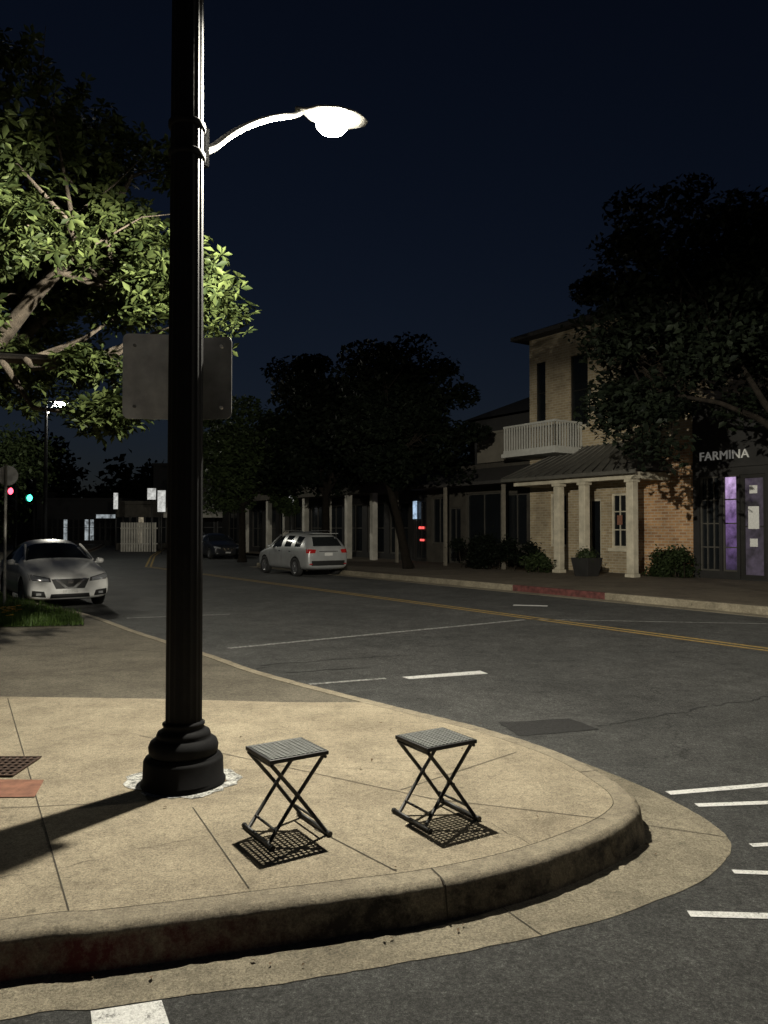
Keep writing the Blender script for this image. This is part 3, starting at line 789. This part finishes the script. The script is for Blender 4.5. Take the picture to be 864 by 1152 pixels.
        det.box(4.02,4.22,-.56,.56,1.585,1.61,5)
        for s in (-1,1): det.tube([(1.9,s*.58,1.63),(2.1,s*.59,1.70),(3.4,s*.59,1.70),(3.7,s*.58,1.64)],.014,6,0)
    for s, ax in ((-1,'L'),(1,'S')):
        bl = .93 if kind=='sedan' else 1.03
        for x in ((1.40,2.54,3.35) if kind=='sedan' else (1.35,2.39,3.22)):
            patch([(x,.30),(x+.012,.30),(x+.012,bl),(x,bl)],ax,0,.003,1,6)
        for x in ((2.30,3.18) if kind=='sedan' else (2.15,3.02)):
            patch([(x,bl-.12),(x+.16,bl-.12),(x+.16,bl-.09),(x,bl-.09)],ax,4,.02,3,1)
        patch([(1.25,.22),(3.1,.22),(3.1,.27),(1.25,.27)],ax,0,.006,8,1)
        mx = 1.50 if kind=='sedan' else 1.48; mz = bl+.07
        det.lathe([(.02,-.075),(.075,-.06),(.095,0),(.085,.05),(.03,.075)],0,0,12,5,None,Matrix.Translation((mx,s*.99,mz)) @ Matrix.Diagonal((.8,1.0,.85,1)))
        det.tube([(mx,s*.84,mz-.05),(mx,s*.95,mz-.02)],.025,6,5)
        pa = [(1.20,.76,1.04),(1.58,.695,1.24),(1.96,.63,1.395)] if kind=='sedan' else [(1.20,.775,1.13),(1.55,.705,1.36),(1.85,.645,1.53)]
        det.tube([(x,s*(y-.01),z) for x,y,z in pa],.028,6,5)
    for x in wx:
        for s in (-1,1):
            yo = (wmax-.11)
            Mx = Matrix.Translation((x, s*yo, wr)) @ Matrix.Rotation(math.radians(-90*s),4,'X')
            det.lathe([(wr*.62,-.10),(wr*.95,-.10),(wr,-.075),(wr,.075),(wr*.95,.10),(wr*.66,.10),(wr*.64,.085)],0,0,32,7,None,Mx,False)
            det.lathe([(wr*.66,.088),(wr*.60,.092),(wr*.58,.05),(.02,.045)],0,0,32,8,None,Mx,False)
            for k in range(5):
                Mk = Mx @ Matrix.Rotation(k*2*math.pi/5,4,'Z'); det.box(.03,wr*.60,-.03,.03,.05,.082,8,Mk)
            det.lathe([(.001,.088),(.05,.088),(.06,.05)],0,0,16,8,None,Mx,False)
            det.lathe([(wr*.56,.047),(.03,.0465)],0,0,24,0,None,Mx,False)
    det.obj("trim_lights_and_wheels", mats, e)
    return e
dvec = (-SA, CA)
build_car("parked_car", 'sedan', P_white, (-6.95,17.1), (SA,-CA))
suv_rear = Vector((-2.05,28.5))
build_car("parked_suv", 'suv', P_silver, (suv_rear.x-SA*4.47, suv_rear.y+CA*4.47), dvec)
build_car("parked_car", 'sedan', P_dark, (-9.1,45.0), (.5,-.86))
build_car("parked_suv", 'suv', P_dark, (-11.2,47.5), (.5,-.86))

# ------------------------------------------------------------ buildings (local frame x=t, y=s)
def facade(mb, t, s0, s1, z0, z1, ops, mi=0, depth=.16):
    ss = sorted({s0,s1,*[o[0] for o in ops],*[o[1] for o in ops]}); zz = sorted({z0,z1,*[o[2] for o in ops],*[o[3] for o in ops]})
    for a, b in zip(ss, ss[1:]):
        for c, d in zip(zz, zz[1:]):
            if any(o[0]-1e-6 <= a and b <= o[1]+1e-6 and o[2]-1e-6 <= c and d <= o[3]+1e-6 for o in ops): continue
            mb.quad([(t,a,c),(t,a,d),(t,b,d),(t,b,c)], mi)
    for a, b, c, d in ops:
        mb.quad([(t,a,c),(t+depth,a,c),(t+depth,a,d),(t,a,d)],mi); mb.quad([(t,b,c),(t,b,d),(t+depth,b,d),(t+depth,b,c)],mi)
        mb.quad([(t,a,d),(t+depth,a,d),(t+depth,b,d),(t,b,d)],mi); mb.quad([(t,a,c),(t,b,c),(t+depth,b,c),(t+depth,a,c)],mi)
def window(mb, t, o, fr, gl, nx=2, nz=2, fw=.06):
    a, b, c, d = o
    mb.quad([(t+.13,a,c),(t+.13,a,d),(t+.13,b,d),(t+.13,b,c)], gl)
    mb.box(t+.07,t+.125,a,a+fw,c,d,fr); mb.box(t+.07,t+.125,b-fw,b,c,d,fr)
    mb.box(t+.072,t+.123,a+fw,b-fw,c,c+fw,fr); mb.box(t+.072,t+.123,a+fw,b-fw,d-fw,d,fr)
    for i in range(1,nx): y = a+(b-a)*i/nx; mb.box(t+.085,t+.12,y-.02,y+.02,c+fw,d-fw,fr)
    for i in range(1,nz): z = c+(d-c)*i/nz; mb.box(t+.088,t+.118,a+fw,b-fw,z-.02,z+.02,fr)
def shell(mb, t0, t1, s0, s1, z0, z1, mi=0):
    mb.quad([(t0,s0,z0),(t1,s0,z0),(t1,s0,z1),(t0,s0,z1)],mi); mb.quad([(t0,s1,z0),(t0,s1,z1),(t1,s1,z1),(t1,s1,z0)],mi)
    mb.quad([(t1,s0,z0),(t1,s1,z0),(t1,s1,z1),(t1,s0,z1)],mi); mb.quad([(t0,s0,z1),(t1,s0,z1),(t1,s1,z1),(t0,s1,z1)],mi)
def bgroup(name):
    return empty(name, (0,0,0), A)

e = bgroup("brick_house"); T = 22.8
up = [(22.1,22.65,5.9,8.4),(19.9,20.8,5.6,8.35),(17.6,18.4,5.6,8.35),(16.0,16.6,5.6,8.35)]
low = [(21.0,21.9,.9,3.0),(19.3,20.4,.02,2.75),(18.15,18.85,.9,2.9)]
mb = MB(); facade(mb, T, 17.75, 23.0, 0, 4.6, low, 0); facade(mb, T, 15.4, 23.0, 4.6, 9.4, up, 0)
facade(mb, T, 15.4, 17.749, 0, 4.599, [], 1)
shell(mb, T, 32, 15.4, 23.0, 0, 9.4, 0)
mb.obj("walls", [M_brick, M_brick2], e)
mb = MB()
for o in up: window(mb, T, o, 0, 1, 1, 2); mb.box(T-.07,T+.05,o[0]-.1,o[1]+.1,o[2]-.14,o[2]-.002,2)
for o in (low[0],low[2]): window(mb, T, o, 2, 1, 2, 3, .08)
mb.box(T-.06,T+.05,18.05,18.95,.78,.898,2)
o = low[1]; window(mb, T, o, 2, 1, 2, 1, .1)
mb.box(T+.05,T+.068,18.38,18.60,1.75,2.1,3)
mb.obj("windows_and_doors", [M_trimd, M_glass, M_trimw, M_clay], e)
mb = MB()
o = .55; z = 9.4
a,b,c,d_ = (T-o,15.4-o,z),(32+o,15.4-o,z),(32+o,23+o,z),(T-o,23+o,z); r1,r2 = (T+4,19.2,11.3),(28.5,19.2,11.3)
mb.box(T-o,32+o,15.4-o,23+o,z+.002,z+.16)
zz = z+.162
for q in ([(a[0],a[1],zz),(b[0],b[1],zz),r2,r1],[(b[0],b[1],zz),(c[0],c[1],zz),r2],[(c[0],c[1],zz),(d_[0],d_[1],zz),r1,r2],[(d_[0],d_[1],zz),(a[0],a[1],zz),r1]): mb.quad(q)
mb.obj("roof", [M_roofm], e)
mb = MB()
for s in (19.8, 18.6, 16.55):
    mb.box(20.95,21.22,s-.14,s+.14,.12,3.15); mb.box(20.91,21.26,s-.18,s+.18,.0,.118); mb.box(20.90,21.27,s-.19,s+.19,3.152,3.25)
mb.box(20.92,21.25,16.3,22.0,3.252,3.52); mb.box(21.252,T-.01,16.3,16.5,3.252,3.52); mb.box(21.252,T-.01,21.8,22.0,3.252,3.52)
mb.box(21.252,T-.01,16.502,21.798,3.40,3.44)
mb.obj("porch_columns", [M_trimw], e, bevel=.012)
mb = MB()
e0, e1, s0, s1, zt, ze = 20.55, T-.01, 16.0, 22.3, 4.75, 3.525
mb.quad([(e0,s0,ze),(e0,s1,ze),(e1,s1-1.4,zt),(e1,s0+1.4,zt)][::-1]); mb.quad([(e0,s0,ze),(e1,s0+1.4,zt),(e1,s0,ze)]); mb.quad([(e0,s1,ze),(e1,s1,ze),(e1,s1-1.4,zt)])
mb.box(e0-.03,e0+.03,s0,s1,ze-.12,ze-.002)
n = 15
for i in range(n):
    f = i/(n-1); sa = s0+(s1-s0)*f; sb = s0+1.4+(s1-s0-2.8)*f
    mb.tube([(e0,sa,ze+.02),(e1,sb,zt+.02)],.022,5)
mb.obj("porch_roof", [simple("metal_roofing",(.11,.105,.09),.6,.0,var=.4,scale=4)], e)
mb = MB()
for (x0,y0,x1,y1) in ((21.3,20.2,21.3,22.9),(21.3,20.2,22.75,20.2)):
    L = math.hypot(x1-x0,y1-y0); n = int(L/.14)
    for i in range(n+1):
        f = i/n; x = x0+(x1-x0)*f; y = y0+(y1-y0)*f; mb.box(x-.022,x+.022,y-.022,y+.022,4.72,5.62)
mb.box(21.26,21.34,20.16,22.94,5.622,5.70); mb.box(21.26,21.34,20.16,22.94,4.60,4.718); mb.box(21.342,22.78,20.16,20.24,5.622,5.70); mb.box(21.342,22.78,20.16,20.24,4.60,4.718)
mb.box(21.2,22.78,20.1,23.0,4.45,4.598)
mb.obj("balcony_railing", [simple("white_railing_paint",(.5,.5,.46),.6,var=.2)], e)

e = bgroup("veranda_shop")
mb = MB(); ops = [(23.3,24.6,.9,3.1),(24.9,27.2,.9,3.2),(27.6,28.5,.02,2.6),(28.7,29.8,.9,3.1)]
facade(mb, 22.9, 23.01, 30.2, 0, 4.5, ops); shell(mb, 22.9, 30, 23.01, 30.2, 0, 4.5); mb.obj("walls", [M_greywall], e)
mb = MB()
for o in ops: window(mb, 22.9, o, 0, 1, 2, 1)
mb.obj("windows", [M_trimdull, M_glass], e)
mb = MB(); mb.quad([(20.9,22.35,3.55),(20.9,30.5,3.55),(22.88,30.5,4.3),(22.88,22.35,4.3)][::-1]); mb.box(20.86,20.92,22.35,30.5,3.42,3.548); mb.quad([(20.92,22.4,3.5),(20.92,30.5,3.5),(22.88,30.5,3.5),(22.88,22.4,3.5)])
mb.obj("veranda_roof", [M_roofm], e)
mb = MB()
for s in (22.7,26.4,30.1): mb.box(20.98,21.10,s-.06,s+.06,0,3.41)
mb.obj("veranda_posts", [simple("weathered_post_paint",(.20,.18,.145),.6)], e)
mb = MB(); mb.box(22.7,23.0,23.02,26.2,4.52,5.75); mb.box(22.66,23.04,23.0,26.24,5.752,5.86); mb.obj("parapet", [simple("cream_stucco",(.17,.155,.125),.8,var=.3,scale=2)], e)
e = bgroup("hipped_roof_house"); mb = MB(); mb.box(31,42,24,36,0,8.2); mb.obj("walls",[M_darkwall],e)
mb = MB(); q=[(30.4,23.4,8.2),(42.6,23.4,8.2),(42.6,36.6,8.2),(30.4,36.6,8.2)]; ra,rb=(36.5,29,11),(36.5,31.5,11)
mb.quad([q[0],q[1],ra]); mb.quad([q[1],q[2],rb,ra]); mb.quad([q[2],q[3],rb]); mb.quad([q[3],q[0],ra,rb]); mb.obj("roof",[simple("dark_shingles",(.012,.012,.012),.9)],e)

def purple_mat():
    m, nt, b = newmat("purple_lit_glass"); v = objvec(nt)
    sep = nt.nodes.new("ShaderNodeSeparateXYZ"); nt.links.new(v, sep.inputs[0])
    mr = nt.nodes.new("ShaderNodeMapRange"); mr.inputs["From Min"].default_value = .3; mr.inputs["From Max"].default_value = 3.3
    nt.links.new(sep.outputs["Z"], mr.inputs["Value"])
    c = ramp(nt, mr.outputs[0], [(0,(.03,.02,.05)),(.55,(.16,.09,.24)),(1.0,(.60,.42,.72))])
    c = mix(nt, c, ramp(nt, noise(nt, v, 2.5, 5, .7), [(0.35,g3(.25)),(0.65,g3(1.3))]))
    nt.links.new(c, b.inputs["Emission Color"]); b.inputs["Emission Strength"].default_value = 1.0; b.inputs["Base Color"].default_value = (.02,.02,.02,1); b.inputs["Roughness"].default_value = .15
    return m
M_purple = purple_mat(); M_paper = simple("paper_notice",(.7,.7,.68),.7,var=.2,scale=20)
M_dimw = emis("dim_interior", (.55,.42,.62), .08, var=.85, scale=1.5)
e = bgroup("corner_shop"); Ts = 22.7
ops = [(14.45,15.15,.25,3.3),(13.85,14.35,.25,3.3),(12.9,13.75,.05,3.3),(9.5,12.6,.5,3.3),(5.5,9.0,.5,3.3)]
mb = MB(); facade(mb, Ts, 4.0, 15.38, 0, 5.6, ops); shell(mb, Ts, 31, 4.0, 15.38, 0, 5.6)
mb.box(Ts-.10,Ts-.002,4.0,15.38,3.55,3.68); mb.box(Ts-.14,Ts+.3,4.0,15.38,5.602,5.75)
mb.obj("walls", [M_darkwall], e)
mb = MB()
window(mb, Ts, ops[0], 5, 1, 3, 4, .05); window(mb, Ts, ops[1], 5, 2, 1, 4, .05); window(mb, Ts, ops[2], 0, 3, 1, 2, .12); window(mb, Ts, ops[3], 0, 1, 3, 2); window(mb, Ts, ops[4], 0, 1, 3, 2)
mb.box(Ts+.055,Ts+.066,13.15,13.5,1.6,2.3,4); mb.box(Ts+.055,Ts+.066,13.2,13.45,1.05,1.3,4); mb.box(Ts+.057,Ts+.064,13.2,13.45,2.7,2.95,4)
mb.obj("shopfront", [M_trimd, M_glass, M_purple, M_dimw, M_paper, M_trimdull], e)
cu = bpy.data.curves.new("shop_name_lettering", 'FONT'); cu.body = "FARMINA"; cu.size = .40; cu.extrude = .02; cu.space_character = 1.03
to = bpy.data.objects.new("shop_name_lettering", cu); COL.objects.link(to); to.parent = e
to.location = (Ts-.03, 15.12, 3.82); to.rotation_euler = (math.radians(90),0,math.radians(-90)); cu.materials.append(emis("brightened_letters",(1,.97,.9),.08,(.5,.5,.46)))  # slight glow added to brighten the letters

e = bgroup("colonnade_shops")
ops = []; s = 32.2
while s < 55: ops.append((s,s+1.7,.3,3.0)); s += 2.2
mb = MB(); facade(mb, 23.2, 31.5, 57, 0, 4.4, ops); shell(mb, 23.2, 31, 31.5, 57, 0, 4.4); mb.obj("walls",[M_darkwall],e)
mb = MB(); lit1 = emis("lit_shop_glass",(.55,.75,1.0),.8,var=.7,scale=4); lit2 = emis("red_neon",(1,.10,.09),1.6,var=.4,scale=8)
for i,o in enumerate(ops): window(mb, 23.2, o, 0, 1, 2, 2)
mb.obj("shop_windows",[M_trimdull,M_glass],e)
mb = MB()
for s in (49.2,45.6,43.2,40.6,37.9,35.7,33.2): mb.box(21.6,21.9,s-.14,s+.14,0,3.45)
mb.obj("columns",[M_whitewall],e)
mb = MB(); mb.box(21.4,23.19,32.6,50.5,3.46,3.9); mb.box(21.3,23.15,32.4,50.7,3.902,4.02); mb.obj("canopy",[M_greywall],e)
e = bgroup("neon_shop"); mb = MB(); facade(mb,22.95,30.21,31.49,0,4.2,[(30.35,31.3,.1,3.0)]); shell(mb,22.95,30,30.21,31.49,0,4.2); mb.obj("walls",[M_darkwall],e)
mb = MB(); window(mb,22.95,(30.35,31.3,.1,3.0),0,1,2,2); mb.box(22.90,22.94,31.05,31.35,2.1,3.0,2); mb.box(22.90,22.94,30.45,30.85,1.6,1.72,3); mb.box(22.90,22.94,30.45,30.75,1.0,1.1,3)
mb.obj("shopfront",[M_trimd,M_glass,lit1,lit2],e)

lit3 = emis("warm_lit_glass",(1.0,.85,.6),.25,var=.9,scale=1.5); lit4 = emis("cool_lit_glass",(.85,.95,1.0),.35,var=.9,scale=1.6)
def shopblock(name, x0, x1, y, h, wall, litset, nwin, lit, awn=None, depth=9):
    e = empty(name,(x0,y,0)); w = x1-x0; mb = MB()
    mb.box(0,w,0,depth,-.17,h); mb.box(-.15,w+.15,-.15,depth+.15,h+.002,h+.3); mb.obj("walls",[wall],e)
    mb = MB()
    for i in range(nwin):
        a = w*(i+.15)/nwin; b = w*(i+.85)/nwin
        mb.box(a,b,-.03,-.004,.4,2.6,1 if i in litset else 0); mb.box(a-.08,a-.002,-.06,-.004,.3,2.7,2); mb.box(b+.002,b+.08,-.06,-.004,.3,2.7,2); mb.box(a,b,-.06,-.032,1.7,1.76,2)
    mb.obj("windows",[M_glass,lit,M_trimd],e)
    if awn:
        mb = MB(); mb.quad([(-.2,-1.3,2.8),(w+.2,-1.3,2.8),(w+.2,-.01,3.5),(-.2,-.01,3.5)]); mb.quad([(-.2,-1.3,2.5),(w+.2,-1.3,2.5),(w+.2,-1.3,2.8),(-.2,-1.3,2.8)]); mb.obj("awning",[awn],e)
    return e
shopblock("awning_shop",-17.2,-12.3,62,5.3,M_darkwall,(),4,lit3,M_whitewall)
shopblock("grey_shop",-23,-18,66,3.7,M_greywall,(3,),8,lit3)
shopblock("lit_shop",-37,-28,82,4.6,M_darkwall,(5,9,10),16,lit4)
shopblock("dark_shop",-52,-38,80,5.5,M_darkwall,(9,),18,lit3)
shopblock("brown_shop",-27,-19,90,9,M_darkwall,(),6,lit3)
e = empty("white_fence",(-20.5,60,0)); mb = MB()
for i in range(14): mb.box(i*.2,i*.2+.15,-.02,.02,-.17,2.1)
mb.box(-.05,2.85,.022,.06,1.6,1.7); mb.box(-.05,2.85,.022,.06,.4,.5); mb.obj("pickets",[M_whitewall],e)
def board(name, x, y, z, w, h, mat):
    e = empty(name,(x,y,0)); mb = MB(); mb.tube([(0,0,ROAD),(0,0,z+h)],.04,8,0); mb.box(-w/2,w/2,-.06,-.042,z,z+h,1); mb.box(-w/2-.03,w/2+.03,-.041,.05,z-.03,z+h+.03,0); mb.obj("post_and_board",[M_trimd,mat],e)
sb = emis("backlit_sign_face",(1,1,.95),.55,var=.5,scale=3)
board("shop_sign_post",-16.6,55,3.7,.6,.8,sb); board("shop_sign_post",-15.6,54,2.8,.55,1.5,sb); board("street_sign",-4.6,38.5,2.7,.30,.62,sb); board("shop_sign_post",-26,72,2.6,1.8,.35,lit4)
board("shop_sign_post",-21.6,62,3.2,.35,1.3,sb)

# ------------------------------------------------------------ traffic signals, round sign, planters
def signal(x, y, z, lit, col, strength):
    e = empty("traffic_signal",(x,y,0)); mb = MB()
    mb.tube([(0,0,ROAD),(0,0,z+.6)],.06,10,0); mb.box(-.02,.02,-.2,0,z-.1,z-.05,0); mb.box(-.18,.18,-.40,-.16,z-.55,z+.55,0)
    for i, zz in enumerate((z+.35,z,z-.35)):
        Mx = Matrix.Translation((0,-.40,zz)) @ Matrix.Rotation(math.radians(90),4,'X')
        mb.lathe([(.16,0),(.15,.02),(.08,.045),(.001,.05)],0,0,20,2 if i==lit else 1,None,Mx,False)
        mb.lathe([(.170,0),(.170,.16)],0,0,20,0,None,Mx,False)
    mb.obj("pole_and_head",[M_black,M_glass,emis("lit_signal",col,strength)],e)
signal(-16.6,36.5,3.4,2,(.06,1.0,.60),6); signal(-17.3,36.1,3.0,0,(1.0,.08,.13),5)
e = empty("round_traffic_sign",(-7.92,16.1,0)); mb = MB()
mb.tube([(0,0,0),(0,0,2.95)],.03,10,1)
sign_plate(mb, Matrix.Translation((0.02,.035,2.72)) @ Matrix.Rotation(math.radians(10),4,'Z'), [(.21*math.cos(i*math.pi/16),.21*math.sin(i*math.pi/16)) for i in range(32)],.006,0)
mb.obj("sign_and_post",[M_alu,M_arm],e)
def bush(name, tc, sc, rt, rs, h, n, seed, mat=M_leaf_mid, L=.14):
    e = empty(name, (0,0,0), A); r = np.random.default_rng(seed)
    m = max(6,int(rs*10)); cl = np.stack([r.uniform(tc-rt,tc+rt,m), r.uniform(sc-rs,sc+rs,m), r.uniform(.15,h,m)],1)
    i = r.integers(0,m,n); v,f = leaf_arrays(cl[i]+r.normal(size=(n,3))*np.array([.15,.15,.12]), L, L*.5, .4, seed); v[:,2] = np.abs(v[:,2])
    fast_mesh("leaves", v, f, mat, e)
    mb = MB()
    for c in cl[:14]: mb.tube([(c[0]*.9+tc*.1,c[1]*.9+sc*.1,0),tuple(c)],[.015,.006],5)
    mb.obj("stems", M_bark, e)
bush("hedge",20.6,22.8,.30,2.2,1.15,9000,31,M_leaf_dark)
bush("shrub",20.5,20.2,.3,.35,.55,1500,32,M_leaf_mid)
bush("shrub",22.2,16.4,.25,.75,.75,2600,33,M_leaf_mid); bush("shrub",22.2,15.3,.2,.4,.75,1200,34,M_leaf_mid)
e = empty("planter", W(20.4,17.9), A); mb = MB()
for z,w in ((0,.28),(.62,.38),(.62,.33),(.5,.32)):
    for x,y in ((-w,-w),(w,-w),(w,w),(-w,w)): mb.v.append((x,y,z))
for i in range(3):
    for k in range(4): mb.face((i*4+k,i*4+(k+1)%4,(i+1)*4+(k+1)%4,(i+1)*4+k))
mb.face((12,13,14,15)); mb.obj("pot",[M_darkwall],e,bevel=.01)
r = np.random.default_rng(8); cc = r.normal(size=(700,3))*np.array([.16,.16,.10])+np.array([0,0,.72]); v,f = leaf_arrays(cc,.12,.05,.3,8); fast_mesh("plant",v,f,M_leaf_mid,e)
e = empty("fire_hydrant", W(16.2,27.2), 0); mb = MB()
mb.lathe([(.15,0),(.15,.04),(.10,.05),(.095,.5),(.13,.52),(.13,.56),(.11,.58),(.09,.68),(.04,.74),(.03,.78)],0,0,16,0)
mb.tube([(-.19,0,.42),(.19,0,.42)],.05,10,0); mb.tube([(0,-.19,.38),(0,0,.38)],.06,10,0)
mb.obj("hydrant_body",[simple("green_hydrant_paint",(.12,.2,.07),.5,var=.2)],e)

r = np.random.default_rng(12); k = []
for i in range(22):
    j = r.integers(3*SUB, 20*SUB); o = abs(r.normal())*.10
    p = C[j] + NC[j]*(.04+o); k.append((p[0],p[1],-.153))
for i in range(24): k.append((r.uniform(-3,1),r.uniform(3.6,6.5),.010))
v,f = leaf_arrays(np.array(k),.028,.015,3.0,12); fast_mesh("fallen_leaves", v, f, simple("dry_leaf",(.13,.085,.045),.8))

# ------------------------------------------------------------ sky, moon light, camera
w = bpy.data.worlds.new("World"); scene.world = w; w.use_nodes = True; nt = w.node_tree; bg = nt.nodes["Background"]
sky = nt.nodes.new("ShaderNodeTexSky"); sky.sky_type = 'NISHITA'; sky.sun_disc = False
sky.sun_elevation = math.radians(14); sky.sun_rotation = math.radians(160)
mx = mix(nt, sky.outputs[0], (.54,.58,.86), 1.0)
nt.links.new(mx, bg.inputs["Color"]); bg.inputs["Strength"].default_value = 0.0034
l = bpy.data.lights.new("moon", 'SUN'); l.energy = .012; l.angle = math.radians(.5); l.color = (.8,.88,1)
o = bpy.data.objects.new("moon", l); COL.objects.link(o)
dirv = Vector((math.sin(math.radians(160))*math.cos(math.radians(14)), math.cos(math.radians(160))*math.cos(math.radians(14)), math.sin(math.radians(14))))
o.rotation_euler = dirv.to_track_quat('Z','Y').to_euler()

cam = bpy.data.cameras.new("camera"); co = bpy.data.objects.new("camera", cam); COL.objects.link(co)
co.location = (0,0,1.6); co.rotation_euler = (math.radians(90+1.26),0,0)
cam.sensor_fit = 'VERTICAL'; cam.sensor_height = 36; cam.sensor_width = 27; cam.lens = 36*866/1152; cam.clip_end = 3000; cam.clip_start = .05
scene.camera = co
scene.view_settings.view_transform = 'Standard'; scene.view_settings.look = 'None'; scene.view_settings.exposure = 0
